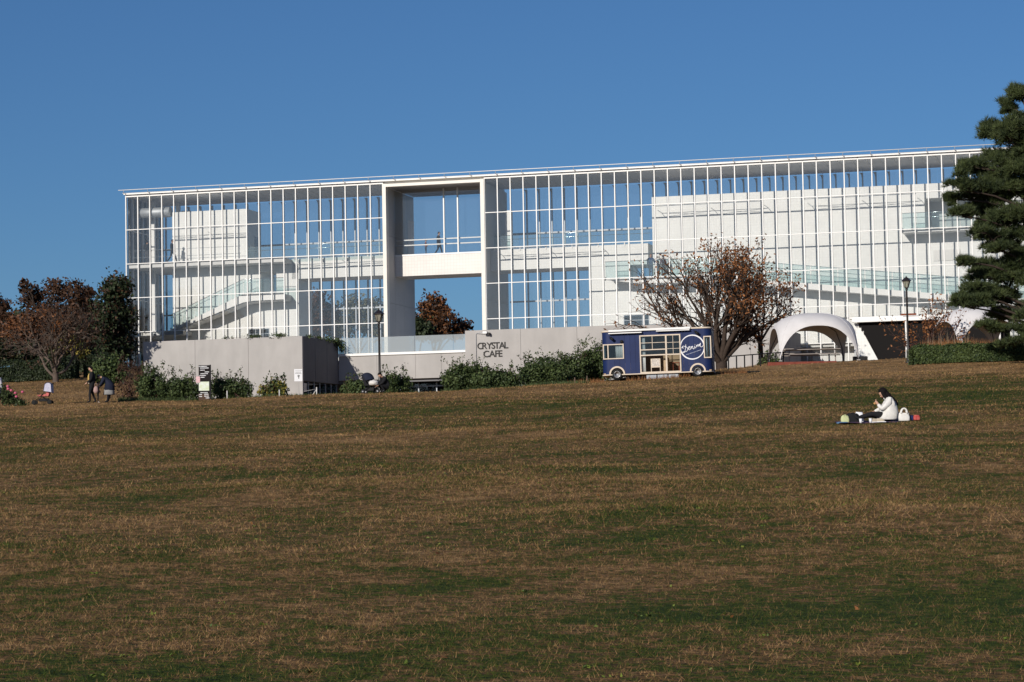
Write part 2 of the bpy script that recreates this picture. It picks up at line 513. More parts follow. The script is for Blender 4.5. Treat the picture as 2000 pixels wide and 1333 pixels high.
# back facade: dark posts with a small haunch at the top, two rails, clear sheets
bp_me = MB()
bp_me.box(-.045, .045, -.16, .04, 0, ROWZ[0] - .2)
bp_me.prism([(-.06, ROWZ[0] - .2), (-.06, ROWZ[0] - .55), (-.09, ROWZ[0] - .38), (-.14, ROWZ[0] - .27), (-.24, ROWZ[0] - .2)][::-1], -.12, -.02)
bp_me = bp_me.mesh("back_post", STEEL)
for i in range(NB):
    if GAP0 - .6 < i + .45 < GAP1 + .6: continue
    link("back_post", bp_me, B, (i + .45, DEP, 0))
for a, b in ((0, GAP0), (GAP1, NB)):
    for z in (ROWZ[1] - .95, ROWZ[3] - .9):
        MB().box(a, b, DEP - .12, DEP - .02, z - .06, z + .06).build("back_rail", STEEL, B)
    for k in range(0, b - a, 3):
        tag(MB().box(a + k + .02, min(a + k + 2.98, b), DEP + .01, DEP + .02, 0.1, ROWZ[0] - .22).build("back_pane", BACKGLASS, B))
# end wall on the left
for k in range(1, 8):
    MB().box(-.03, .20, k - .05, k + .05, ROWZ[5], ROWZ[0] - .1).build("end_mullion", WHITE, B)
for j in range(5):
    MB().box(.05, .062, .25, DEP, ROWZ[j + 1] + .04, ROWZ[j] - .04).build("end_pane", GLASS, B)
    MB().box(0.0, .14, .25, DEP, ROWZ[j + 1] - .035, ROWZ[j + 1] + .035).build("end_transom", WHITE, B)
# roof
r0 = ROWZ[0]
roof = MB().box(-.12, NB + .1, -.16, DEP + .3, r0 + .08, r0 + .20)
roof = roof.build("roof", WHITE, B)
MB().box(0.02, NB, .26, DEP - .1, r0 - .10, r0 + .078).build("ceiling", CEIL, roof)
for i in range(NB):
    if GAP0 - 1 < i < GAP1: continue
    MB().prism([(-.02, .08), (.02, .08), (.02, .14), (-.02, .14)], .3, DEP - .3).build("roof_beam", WHITE, roof, (i + .5, 0, r0 - .242))
ra = MB()
ra.tube([(-.45, -.42, r0 + .42), (NB, -.42, r0 + .42)], .028)
ra.tube([(-.1, -.42, r0 + .16), (NB, -.42, r0 + .16)], .02)
ra.build("roof_rail", WHITE, roof)
rp = MB().tube([(0, -.42, r0 + .14), (0, -.42, r0 + .44)], .022).tube([(0, -.42, r0 + .22), (0, -.1, r0 + .15)], .03)
rp = rp.mesh("rail_post", STEEL)
for i in range(0, NB + 1, 2): link("rail_post", rp, roof, (i, 0, 0))

# ---- inner volumes
g = 2.03
L2 = ROWZ[2]            # upper deck
L3 = ROWZ[3]            # landing level
def wall(name, x0, x1, z0, z1, d0=g, d1=5.1, m=TILE, parent=B):
    return MB().box(x0, x1, d0, d1, z0, z1).build(name, m, parent)
T25 = 25.30 - ZB; T246 = 24.65 - ZB; BND = 19.66 - ZB
wall("core_wall", 3.02, 9.25, L2 + .01, T25)
MB().box(9.252, 9.262, 3.6, 4.6, L2 + .01, L2 + 2.1).build("core_door", STEEL, B)
# lower left wall with a doorway at the landing and a low window
D0, D1, DT = 10.35, 11.55, 20.35 - ZB
wall("core_wall", 3.02, D0, 0, L2 - .36)
wall("core_wall", D1, 13.43, 0, L2 - .36)
wall("core_wall", D0, D1, 0, L3 - .05)
wall("core_wall", D0, D1, DT, L2 - .36)
for (a, b) in ((9.3, 11.0), (39.03, 40.98)):
    w = MB().box(a, b, g - .012, g + .03, 15.1 - ZB, 15.93 - ZB).build("low_window", STEEL, B)
    for c0, c1 in ((a + .05, a + .55), (a + .6, b - .55), (b - .5, b - .05)):
        MB().box(c0, c1, g - .022, g - .013, 15.14 - ZB, 15.5 - ZB).build("pane", WINGLASS, w)
        MB().box(c0, c1, g - .022, g - .013, 15.54 - ZB, 15.89 - ZB).build("pane", WINGLASS, w)
# walkway box, left and right of the gateway and the bridge itself
wall("walkway_wall", 12.9, 21.24, BND, L2 + .03, m=TILE)
wall("walkway_wall", 28.72, 41.0, BND, L2 + .03, m=TILE)
br = MB().box(21.27, 28.69, g - .02, 5.1, 19.52 - ZB, 21.05 - ZB).build("bridge", BTILE, B)
MB().box(21.27, 28.69, g - .06, g + .10, 21.052 - ZB, 21.17 - ZB).build("bridge_sill", WHITE, br)
bz0, bz1 = 21.17 - ZB, r0 - .36
for x0, x1 in ((21.28, 25.18), (25.21, 26.28), (26.31, 28.68)):
    MB().box(x0, x1, g + .02, g + .034, bz0, bz1).build("bridge_pane", GLASS, br)
    MB().box(x0, x1, 5.0, 5.014, bz0, bz1).build("bridge_pane", BACKGLASS, br)
for x in (25.195, 26.295):
    MB().box(x - .045, x + .045, g - .03, g + .12, bz0, bz1).build("bridge_mullion", WHITE, br)
for z in (bz0 + 1.12, bz0 + .72):
    MB().box(21.28, 28.68, g + .22, g + .27, z - .04, z + .04).build("bridge_handrail", WHITE, br)
# gateway lining
MB().box(20.98, 21.265, -.10, .5, 0, r0 - .1).build("gateway_frame", CREAM, B)
MB().box(28.69, 28.985, -.10, .5, 0, r0 - .1).build("gateway_frame", CREAM, B)
MB().box(21.268, 28.687, -.10, .5, r0 - .34, r0 - .12).build("gateway_frame", CREAM, B)
for (d0, d1) in ((.505, 1.95), (1.965, 4.2), (4.215, 7.0)):
    for (z0, z1) in ((0, 4.2), (4.215, 9.3), (9.315, r0 - .36)):
        MB().box(21.10, 21.262, d0, d1, z0, z1).build("reveal_panel", PANELGREY, B)
        MB().box(28.695, 28.85, d0, d1, z0, z1).build("reveal_panel", PANELGREY, B)
MB().box(21.267, 28.688, .51, DEP, r0 - .33, r0 - .15).build("gateway_soffit", PANELGREY, B)
rw = MB().box(21.263, 21.272, 5.3, 6.3, .3, 2.0).build("reveal_window", WHITE, B)
for y0, z0 in ((5.34, .34), (5.84, .34), (5.34, 1.2), (5.84, 1.2)):
    MB().box(21.271, 21.276, y0, y0 + .42, z0, z0 + .78).build("pane", WINGLASS, rw)
# pillars on the walkway
wall("pillar", 20.3, 20.75, L2 + .04, 24.3 - ZB, 3.0, 3.4, WHITE)
wall("pillar", 29.75, 30.25, L2 + .04, 24.3 - ZB, 3.0, 3.4, WHITE)
wall("pillar", 21.65, 22.05, bz0, 24.0 - ZB, 4.2, 4.5, WHITE)
# portal jambs
wall("core_wall", 36.43, 39.5, 0, BND - .01)
wall("core_wall", 39.5, 41.35, 0, L3 - .05)
wall("core_wall", 36.43, 39.5, BND, BND + .01)
# right core
RC1 = NB - .4
wall("core_wall", 41.35, 61.5, -2.6, T246)
wall("core_wall", 61.5, 65.0, -2.6, L2 - .02)
wall("core_wall", 61.5, 65.0, 23.58 - ZB, T246)
wall("core_wall", 65.0, RC1, -2.6, T246)
wall("recess_back", 61.5, 65.0, L2 - .02, 23.58 - ZB, 4.4, 5.0, PANELGREY)
wall("air_vent", 62.04, 63.97, 19.0 - ZB, 19.8 - ZB, g - .05, g + .02, SLAB)
wall("core_wall", 53.0, NB, ROWZ[6], ROWZ[5] - .2, 1.4, 2.02, TILE)
MB().box(.1, 52, .35, 6.95, -6.3, -.27).build("plinth", PANELGREY, B)
# decks
MB().box(.15, 12.9, .18, 6.6, L2 - .34, L2 - .02).build("upper_deck", SLAB, B)
MB().box(.15, 4.6, .18, 6.6, ROWZ[4] - .3, ROWZ[4] - .02).build("lower_deck", SLAB, B)
MB().box(.15, NB, .26, 6.9, -.25, -.02).build("floor_deck", SLAB, B)
# stair and landing on the left
st = empty("stair", (0, 0, 0)); st.parent = B
MB().prism([(3.7, 15.88 - ZB), (9.5, 17.86 - ZB), (10.4, 17.96 - ZB), (12.85, 17.98 - ZB), (12.9, 18.48 - ZB), (9.5, 18.5 - ZB), (3.45, 15.95 - ZB)], .35, .5).build("stringer", WHITE, st)
MB().prism([(3.8, 15.80 - ZB), (9.5, 17.80 - ZB), (10.4, 17.90 - ZB), (12.85, 17.95 - ZB), (12.85, 18.40 - ZB), (9.5, 18.42 - ZB), (3.5, 15.9 - ZB)], .51, 1.95).build("stair_slab", SLAB, st)
def rail_run(parent, pts, d, hgt, step, rails=(1.0, .8)):
    """glass sheets along a broken line in the x-z plane with two handrails above"""
    for (xa, za), (xb, zb) in zip(pts[:-1], pts[1:]):
        n = max(1, round(abs(xb - xa) / step))
        for k in range(n):
            x0, x1 = xa + (xb - xa) * (k + .02) / n, xa + (xb - xa) * (k + .98) / n
            q0, q1 = za + (zb - za) * (k + .02) / n, za + (zb - za) * (k + .98) / n
            MB().prism([(x0, q0), (x1, q1), (x1, q1 + hgt), (x0, q0 + hgt)], d, d + .015).build("rail_glass", RAILGLASS, parent)
            MB().prism([(x0 - .04, q0 - .12), (x0 + .04, q0 - .12), (x0 + .04, q0 + .12), (x0 - .04, q0 + .12)], d - .03, d + .05).build("rail_clamp", WHITE, parent)
    for r in rails:
        MB().tube([(x, d + .10, z + hgt * r) for x, z in pts], .022, 6).build("handrail", STAINLESS, parent)
rail_run(st, [(3.5, 16.0 - ZB), (9.5, 18.52 - ZB), (12.85, 18.52 - ZB)], .40, 1.1, 1.03, (1.05, .82))
for k in range(15):
    x = 3.75 + k * 5.7 / 15; z = 15.98 - ZB + k * 2.5 / 15
    MB().box(x, x + .42, .52, 1.94, z - .03, z + .02).build("tread", WHITE, st)
for z in (1.05, .50): MB().tube([(.3, .45, L2 + z), (9.3, .45, L2 + z)], .016, 6).build("handrail", STEEL, B)
rail_run(B, [(9.35, L2), (21.2, L2)], g - .55, 1.05, 2.05, (1.0, .72))
rail_run(B, [(29.1, L2 + .04), (41.2, L2 + .04)], g - .02, 1.05, 2.05, (1.0, .72))
# landing on the right and the long ramp
la = MB().prism([(38.0, L3 - .06), (41.0, L3 - .45), (46.0, L3 - .5), (75.0, 14.6 - ZB), (75.0, 15.02 - ZB), (45.5, L3 - .02), (38.0, L3 - .02)], .35, .5).build("ramp", WHITE, B)
MB().prism([(38.6, L3 - .10), (41.0, L3 - .43), (46.0, L3 - .48), (75.0, 14.62 - ZB), (75.0, 14.9 - ZB), (45.5, L3 - .06), (38.3, L3 - .06)], .51, 2.02).build("ramp_slab", SLAB, la)
rail_run(la, [(38.05, L3), (45.5, L3), (74.9, 15.04 - ZB)], .40, 1.30, 2.0, (.98, .72))
# balcony
ba = MB().box(60.0, 65.3, .3, g, L2 - .2, L2 - .04).build("balcony", WHITE, B)
rail_run(ba, [(60.05, L2), (65.2, L2)], .34, 1.2, 1.03, (1.0, .72))
# duct under the ceiling
du = MB().lathe([(.40, .35), (.42, .37), (.42, 2.9), (.40, 2.92)], (0, 2.0, 25.35 - ZB), 24, axis='x').build("air_duct", DUCT, B)
MB().lathe([(.28, 2.9), (.28, 3.6)], (0, 4.4, 25.4 - ZB), 20, axis='x').build("duct_end", DUCT, du)
# braced wind girders behind the glass at two transom heights
def girder(x0, n, z):
    o = MB()
    o.tube([(x0, .95, z), (x0 + 4 * n, .95, z)], .018, 5)
    for k in range(n + 1):
        o.tube([(x0 + 4 * k, .2, z), (x0 + 4 * k, .95, z), (x0 + 4 * k - .15, 1.5, z + .02)], .02, 5)
    for k in range(n):
        o.tube([(x0 + 4 * k, .22, z), (x0 + 4 * k + 4, .95, z)], .014, 4)
        o.tube([(x0 + 4 * k, .95, z), (x0 + 4 * k + 4, .22, z)], .014, 4)
    o.build("wind_girder", STEEL, B)
for x0, n, z in ((2, 2, ROWZ[1]), (13, 2, L2), (29.5, 2, L2), (41.8, 2, ROWZ[1]), (53, 2, ROWZ[1]), (65, 2, ROWZ[1])):
    girder(x0, n, z - .02)
# inner columns near the left end
for x, d in ((1.0, 3.2), (2.3, 5.2)):
    MB().box(x - .14, x + .14, d - .3, d, 0, r0 - .12).prism([(x - .14, L2 - .36), (x - .14, L2 - 1.3), (x - .3, L2 - .7), (x - .8, L2 - .36)][::-1], d - .25, d - .05).build("column", WHITE, B)

# ------------------------------------------------------------------ the cafe in front of it
CF, CR = -10.0, -3.1
K = empty("cafe_building", tuple(bw(18, CF, -5.9)), -TH)
tag(K, "low grey concrete cafe below the terrace with a glass parapet", "building")
KZ = ZB - 5.9
KL = 18.0
def cb(x0, x1, y0, y1, z0, z1, name, m, parent=None):
    """box given along the facade, in depth from the facade, in world height"""
    return MB().box(x0 - KL, x1 - KL, y0 - CF, y1 - CF, z0 - KZ, z1 - KZ).build(name, m, parent or K)
CT = 14.36
for a, b in ((5.64, 9.68), (9.70, 13.81), (13.83, 17.96)):
    cb(a, b, CF, CF + .25, 7.0, CT, "concrete_panel", CONC)
for k in range(3):
    a0, a1 = k / 3 + .004, (k + 1) / 3 - .004
    x0, x1 = 17.93 + .42 * a0, 17.93 + .42 * a1
    y0, y1 = CF + .255 + 6.64 * a0, CF + .255 + 6.64 * a1
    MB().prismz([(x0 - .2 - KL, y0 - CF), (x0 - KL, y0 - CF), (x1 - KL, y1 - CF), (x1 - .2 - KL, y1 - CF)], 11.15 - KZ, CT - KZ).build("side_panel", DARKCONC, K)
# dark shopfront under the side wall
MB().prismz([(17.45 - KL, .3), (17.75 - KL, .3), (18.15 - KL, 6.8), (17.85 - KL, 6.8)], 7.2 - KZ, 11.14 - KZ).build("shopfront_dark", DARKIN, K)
for k in range(7):
    t = k / 6; x = 17.80 + .40 * t; y = .35 + 6.4 * t
    MB().box(x - .05 - KL, x + .05 - KL, y - .05, y + .05, 7.2 - KZ, 11.12 - KZ).build("shopfront_post", STEEL, K)
    if k < 6:
        x2 = 17.80 + .40 * (k + 1) / 6; y2 = .35 + 6.4 * (k + 1) / 6
        MB().prismz([(x - .01 - KL, y + .06), (x + .01 - KL, y + .06), (x2 + .01 - KL, y2 - .06), (x2 - .01 - KL, y2 - .06)], 7.3 - KZ, 11.0 - KZ).build("shopfront_glass", WINGLASS, K)
MB().box(17.83 - KL, 17.86 - KL, .42, 1.3, 10.4 - KZ, 11.0 - KZ).build("menu_board", WHITE, K)
# set-back wall, coping, glass parapet
cuts = [18.36, 21.35, 24.34, 26.34, 30.3]
for a, b in zip(cuts[:-1], cuts[1:]):
    cb(a + .008, b - .008, CR, CR + .3, 11.42, 13.22, "concrete_panel", CONC)
cb(18.37, 30.35, CR - .12, CR + .35, 13.225, 13.40, "white_coping", WHITE)
gcuts = [18.38, 21.3, 24.3, 27.28, 30.3]
for a, b in zip(gcuts[:-1], gcuts[1:]):
    cb(a + .01, b - .01, CR, CR + .02, 13.405, 14.58, "parapet_glass", PARAGLASS)
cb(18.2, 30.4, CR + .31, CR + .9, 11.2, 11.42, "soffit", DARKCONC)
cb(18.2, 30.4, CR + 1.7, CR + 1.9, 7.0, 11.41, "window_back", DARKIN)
for k in range(9):
    x = 18.5 + k * 1.4
    cb(x - .04, x + .04, CR + 1.5, CR + 1.6, 7.0, 11.2, "window_post", STEEL)
    cb(x + .05, x + 1.35, CR + 1.54, CR + 1.56, 7.2, 11.1, "window_glass", WINGLASS)
cb(18.4, 30.3, CR + 1.48, CR + 1.62, 10.86, 10.95, "window_rail", STEEL)
# right block
rc = [30.18, 34.24, 38.33, 42.42, 46.5, 50.6, 52.6]
for a, b in zip(rc[:-1], rc[1:]):
    cb(a + (.0 if a == 30.18 else .009), b - .009, CF, CF + .25, 7.0, 14.32 if a < 42 else (14.25 if a < 46 else 13.9), "concrete_panel", CONC)
cb(30.18, 30.4, CF + .26, CR, 7.0, 14.3, "side_panel", CONC)
cb(52.35, 52.6, CF + .26, CR + 2.8, 7.0, 13.9, "side_panel", CONC)
# terrace on top of the cafe, up to the glass building
for a, b, y0, y1 in ((5.64, 17.9, CF + .26, .1), (18.2, 30.15, CR + .36, .1), (30.42, 52.3, CF + .26, .1)):
    cb(a, b, y0, y1, 12.95, 13.18, "terrace", SLAB)
cb(5.64, 5.85, CF + .26, -.2, 7.0, 14.3, "side_panel", CONC)

def text_mesh(txt, size, depth, name, m, font_scale_x=1.0):
    c = bpy.data.curves.new(name, 'FONT'); c.body = txt; c.size = size; c.extrude = depth; c.offset = size * .016; c.align_x = 'LEFT'
    o = bpy.data.objects.new(name, c); COL.objects.link(o)
    dg = bpy.context.evaluated_depsgraph_get()
    me = bpy.data.meshes.new_from_object(o.evaluated_get(dg))
    bpy.data.objects.remove(o)
    me.materials.clear(); me.materials.append(m)
    return me
LETTER = mat("dark_letters", (.035, .033, .033), .5)
def sign_word(word, x0, x1, z0, h, parent):
    """raised letters spread from x0 to x1 on the front wall"""
    ms = [text_mesh(ch, h / .70, .02, "letter", LETTER) for ch in word]
    ws = []
    for me in ms:
        co = np.array([v.co[:] for v in me.vertices]); ws.append((co[:, 0].min(), co[:, 0].max()))
    tot = sum(b - a for a, b in ws); gap = (x1 - x0 - tot) / (len(word) - 1)
    x = x0
    for me, (a, b) in zip(ms, ws):
        link("letter", me, parent, (x - a - KL, -.024, z0 - KZ), (math.pi / 2, 0, 0)); x += b - a + gap
sg = empty("cafe_sign", (0, 0, 0)); sg.parent = K
sign_word("CRYSTAL", 31.08, 33.34, 12.98, .45, sg)
sign_word("CAFE", 31.52, 32.90, 12.40, .45, sg)
# wall lamp on its bent conduit over the sign
wl_ = empty("wall_lamp", tuple(bw(31.0, CF, 0) + Vector((0, 0, -1.6))), -TH)
tag(wl_, "small white floodlight on a bent conduit above the cafe lettering", "wall lamp")
z_ = 14.09 - (ZB - 1.6)
MB().tube([(0, -.05, 0), (0, -.05, z_ - .05), (.05, -.05, z_), (.66, -.35, z_ + .03)], .016, 6).build("conduit", STEEL, wl_)
MB().box(.62, .92, -.52, -.30, z_ - .05, z_ + .10).build("lamp_head", WHITE, wl_)
MB().box(.94, 1.06, -.38, -.04, z_ - .14, z_ + .02).build("bracket", LETTER, wl_)
# ------------------------------------------------------------------ plants
BARK = mat("dark_bark", (.055, .040, .032), .9, var=.3, vscale=6, bump=.4, bscale=20)
PALEBARK = mat("pale_grey_bark", (.115, .088, .072), .9, var=.3, vscale=4, bump=.4, bscale=20)
TWIG = mat("reddish_twig", (.10, .055, .045), .9, var=.25, vscale=5)
def leafm(name, a, b, var=.3, vs=1.2, rough=.6):
    return mat(name, a, rough, col2=b, island=1, var=var, vscale=vs, spec=.25)
L_RUST = leafm("rust_leaf", (.095, .036, .014), (.30, .125, .045))
L_REDBROWN = leafm("red_brown_leaf", (.030, .018, .012), (.088, .042, .022))
L_ORANGE = leafm("orange_leaf", (.07, .026, .011), (.20, .078, .024))
L_GREEN = leafm("shrub_leaf", (.020, .036, .013), (.085, .115, .038))
L_DARK = leafm("evergreen_or_shaded_leaf", (.010, .018, .009), (.040, .055, .022))  # evergreens, and the left hedges with tree shade put into their colour
L_HEDGE = leafm("hedge_leaf", (.018, .034, .012), (.080, .110, .034))
L_YELLOW = leafm("yellow_green_leaf", (.075, .090, .018), (.300, .230, .045))
L_OLIVE = leafm("olive_leaf", (.045, .050, .022), (.125, .115, .055))
L_PINE = leafm("pine_needle", (.012, .023, .011), (.085, .108, .036))
STRAW = leafm("straw_stem", (.12, .050, .018), (.32, .150, .055))
STRAWO = leafm("orange_straw", (.17, .070, .022), (.42, .200, .070))
PLUME = leafm("grass_plume", (.25, .18, .11), (.45, .36, .25))
HEDGECORE = mat("hedge_core", (.012, .018, .008), .95)
PINK = mat("pink_petal", (.55, .12, .20), .6)

def leaf_mesh(name, lobes, n, size, mats, seed, clump=.22, per=18, shell=.5, flat=.0, elong=1.6, midx=None):
    """leaves in clumps spread through ellipsoid lobes [(centre, (rx,ry,rz))]"""
    r = nrg(seed)
    vol = np.array([l[1][0] * l[1][2] for l in lobes]); vol = vol / vol.sum()
    nc = max(4, n // per)
    li = r.choice(len(lobes), nc, p=vol)
    C = np.array([l[0][:] for l in lobes])[li]; R = np.array([l[1] for l in lobes])[li]
    d = r.normal(size=(nc, 3)); d /= np.linalg.norm(d, axis=1)[:, None]
    rr = (shell + (1.08 - shell) * r.random(nc) ** .8)
    cc = C + d * R * rr[:, None]
    ci = r.integers(0, nc, n)
    sc_ = clump * (R.mean(1)[ci]) * (.6 + .8 * r.random(nc))[ci]
    P = cc[ci] + r.normal(size=(n, 3)) * sc_[:, None] * np.array([1, 1, .8])
    nrm = d[ci] * .8 + r.normal(size=(n, 3)); nrm[:, 2] += flat
    nrm /= np.linalg.norm(nrm, axis=1)[:, None]
    t = np.cross(nrm, r.normal(size=(n, 3))); t /= np.linalg.norm(t, axis=1)[:, None]
    b = np.cross(nrm, t)
    s = size * (.6 + .8 * r.random(n))[:, None]
    co = np.empty((n, 4, 3))
    co[:, 0] = P - t * s * elong * .5; co[:, 1] = P + b * s * .5; co[:, 2] = P + t * s * elong * .5; co[:, 3] = P - b * s * .5
    mi = None if midx is None else midx(r, n, P)
    return np_mesh(name, co.reshape(-1, 3), np.arange(4 * n).reshape(n, 4), mats, mi)

def grow(p, d, L, r, lvl, out, tips, R, S):
    """one limb and its children; S: per-level (segments, wander, lift, children, spread, length ratio)"""
    seg, wander, lift, kids, spread, ratio = S[min(lvl, len(S) - 1)]
    pts = [p.copy()]; rs = [r]; q = p.copy(); d = d.normalized()
    r1 = r * (.55 if lvl < len(S) - 1 else .25)
    dirs = []
    for i in range(seg):
        d = (d + Vector(R.normal(size=3)) * wander + Vector((0, 0, lift))).normalized()
        q = q + d * (L / seg); pts.append(q.copy()); rs.append(r + (r1 - r) * (i + 1) / seg); dirs.append(d.copy())
    out.append((pts, rs, lvl))
    if lvl >= len(S) - 1:
        tips.append((pts[-1], d)); tips.append((pts[len(pts) // 2], d)); return
    for k in range(kids):
        t = (.35 + .65 * (k + R.random()) / kids) * seg
        i = min(int(t), seg - 1); f = t - i
        b = pts[i].lerp(pts[i + 1], min(f, 1))
        ax = Vector(R.normal(size=3)); ax = (ax - dirs[i] * ax.dot(dirs[i])).normalized()
        nd = (dirs[i] + ax * math.tan(spread * (.6 + .7 * R.random()))).normalized()
        grow(b, nd, L * ratio * (.7 + .6 * R.random()), (rs[i] * .62), lvl + 1, out, tips, R, S)
    grow(pts[-1], d, L * ratio, rs[-1] * .95, lvl + 1, out, tips, R, S)

def branch_mesh(name, limbs, m, minr=.004):
    o = MB()
    for pts, rs, lvl in limbs:
        n = 8 if lvl == 0 else (6 if lvl == 1 else (4 if lvl == 2 else 3))
        o.tube(pts, [max(minr, x) for x in rs], n, cap=False)
    return o.mesh(name, m)

def tips_leaves(name, tips, n, size, mats, seed, spread=.18, keep=None, drop=.3):
    r = nrg(seed)
    T = np.array([t[0][:] for t in tips])
    if keep is not None:
        w = keep(T); w = w / w.sum()
    else: w = None
    ci = r.choice(len(T), n, p=w)
    P = T[ci] + r.normal(size=(n, 3)) * spread
    nrm = r.normal(size=(n, 3)); nrm /= np.linalg.norm(nrm, axis=1)[:, None]
    t = r.normal(size=(n, 3)) * .7; t[:, 2] -= drop
    t -= nrm * (t * nrm).sum(1)[:, None]; t /= np.linalg.norm(t, axis=1)[:, None]
    b = np.cross(nrm, t); s = size * (.6 + .8 * r.random(n))[:, None]
    co = np.empty((n, 4, 3))
    co[:, 0] = P - t * s * .9; co[:, 1] = P + b * s * .45; co[:, 2] = P + t * s * .9; co[:, 3] = P - b * s * .45
    return np_mesh(name, co.reshape(-1, 3), np.arange(4 * n).reshape(n, 4), mats)

def shift(me, org):
    """put a mesh made in world coordinates under a root at org"""
    me.transform(Matrix.Translation(-Vector(org)))
    return me

def lobes_px(L, Y, depth=None, k=1.0):
    """lobes from (px, py, rx px, ry px) at distance Y"""
    s = Y / FPX; out = []
    for i, (px, py, rx, ry) in enumerate(L):
        c = at(px, py, Y + (depth or 0) * math.sin(i * 2.4))
        out.append((c, (rx * s * k, max(rx, ry) * .8 * s * k, ry * s * k)))
    return out

# --- the big half-bare cherry behind the food truck, and the slimmer tree beside it
def cherry(name, label, px, Y, L, r, seed, nmain, S, nleaf, size, tilt, keep=None, group=None, bark=BARK, leaf=L_RUST, h0=.9, k=None):
    o0 = on_ground(px, Y, -.15); R = nrg(seed)
    t = empty(name, o0); tag(t, label, "tree", group)
    limbs = []; tips = []
    top = o0 + Vector((0, 0, h0))
    limbs.append(([o0 - Vector((0, 0, .1)), o0 + Vector((.03, 0, h0 * .45)), top], [r * 1.35, r * 1.02, r * 1.0], 0))
    for i in range(nmain):
        a = 2 * math.pi * (i + .5 * R.random()) / nmain
        tl = tilt[0] + (tilt[1] - tilt[0]) * R.random()
        d = Vector((math.cos(a) * math.sin(tl), math.sin(a) * math.sin(tl) * .8, math.cos(tl)))
        grow(top - Vector((0, 0, .25 * R.random())), d, L * (.85 + .3 * R.random()), r * .52, 1, limbs, tips, R, S)
    link("trunk", shift(branch_mesh("trunk", limbs, bark, .007), o0), t)
    link("crown", shift(tips_leaves("crown", tips, nleaf, size, [leaf], seed + 1, .16, keep), o0), t)
    return t
SCH = [(4, .1, .0, 3, .5, .6), (6, .10, .035, 4, .55, .62), (5, .13, .05, 4, .6, .60), (4, .16, .05, 3, .6, .62), (3, .18, .03, 0, 0, 0)]
SCHB = [(4, .1, .0, 3, .5, .6), (6, .10, .03, 4, .5, .62), (5, .13, .045, 4, .55, .60), (4, .16, .05, 4, .6, .60), (3, .18, .03, 0, 0, 0)]
cherry("cherry_tree", "broad half-bare tree with rusty leaves and forking dark trunk behind the blue food truck", 1410, 160, 3.35, .36, 11, 12,
       SCHB, 5000, .115, (.22, 1.25), h0=2.1, keep=lambda T: .45 + 1.8 * ss(12.0, 16.2, T[:, 0]) * ss(12.5, 16, T[:, 2]) + .5 * ss(14, 17, T[:, 2]))
cherry("slim_tree", "slim dark-trunked tree with few brown leaves between the spreading tree and the white tent", 1487, 165, 2.6, .16, 23, 5,
       SCH, 900, .12, (.25, .9), h0=2.4)
# --- trees on the left
SB = [(4, .1, .0, 3, .5, .6), (7, .22, .03, 4, .6, .62), (5, .24, .05, 4, .65, .6), (3, .26, .04, 4, .6, .6), (3, .2, .02, 0, 0, 0)]
cherry("bare_tree", "mostly bare tree with pale forked trunk standing before the dark hedge", 108, 158, 2.5, .18, 37, 7,
       SB, 1300, .13, (.35, 1.15), bark=PALEBARK, leaf=L_REDBROWN, h0=.7)

def leafy_tree(name, label, L, Y, n, size, leaf, seed, px, group=None, bark=BARK, depth=1.0, r=.16, clump=.22, shell=.35, midx=None, mats=None, limbs_n=9):
    """trunk with limbs reaching into px-placed lobes of leaves"""
    o0 = on_ground(px, Y, -.1)
    t = empty(name, o0); tag(t, label, "tree", group)
    lb = lobes_px(L, Y, depth); R = nrg(seed)
    limbs = []
    top = max(c.z for c, q in lb)
    mid = o0 + Vector((0, 0, (min(c.z for c, q in lb) - o0.z) * .55 + .4))
    limbs.append(([o0, o0.lerp(mid, .5) + Vector((.06, 0, 0)), mid], [r * 1.3, r, r * .9], 0))
    for c, q in lb:
        e = c + Vector((0, 0, q[2] * .4))
        m1 = mid.lerp(e, .45) + Vector(R.normal(size=3)) * .2
        limbs.append(([mid, m1, e], [r * .55, r * .35, r * .1], 1))
        for k in range(limbs_n):
            d = Vector(R.normal(size=3)).normalized()
            a = m1.lerp(e, R.random())
            z = c + Vector((d.x * q[0], d.y * q[1], d.z * q[2])) * .95
            limbs.append(([a, a.lerp(z, .5) + Vector(R.normal(size=3)) * .12, z], [r * .22, r * .14, r * .05], 2))
    link("trunk", shift(branch_mesh("trunk", limbs, bark, .008), o0), t)
    link("crown", shift(leaf_mesh("crown", lb, n, size, mats or [leaf], seed + 3, clump, 16, shell, midx=midx), o0), t)
    return t
GL = "trees beyond the left hedge"
leafy_tree("tall_tree", "tall open tree with dark reddish leaves rising above the left tree row",
           [(112, 568, 28, 26), (66, 582, 22, 24), (150, 578, 24, 26), (98, 610, 40, 22), (140, 612, 30, 22), (46, 560, 14, 12), (172, 572, 14, 14), (70, 625, 30, 20)],
           184, 5200, .15, L_REDBROWN, 41, 108, GL, depth=1.2, clump=.24)
leafy_tree("orange_tree", "round orange-leaved tree beside the pale bare trunk",
           [(45, 640, 38, 24), (88, 632, 34, 24), (20, 665, 30, 22), (66, 662, 40, 20), (120, 640, 26, 20)], 172, 6200, .13, L_ORANGE, 43, 60, GL)
leafy_tree("twiggy_tree", "dark purplish tree cut by the left edge of the picture",
           [(2, 600, 18, 26), (-22, 590, 24, 30), (14, 632, 18, 20), (-20, 640, 26, 24)], 182, 2400, .14, L_REDBROWN, 45, -8, GL)
leafy_tree("evergreen_tree", "dark evergreen tree close against the glass building's corner",
           [(222, 572, 26, 34), (236, 620, 24, 40), (202, 618, 26, 34), (226, 672, 34, 36), (190, 660, 24, 30), (240, 560, 14, 24)], 194, 10000, .17, L_DARK, 47, 226, GL, clump=.24, mats=[L_DARK, L_REDBROWN], midx=lambda r, n, P: (r.random(n) < .22).astype(int))
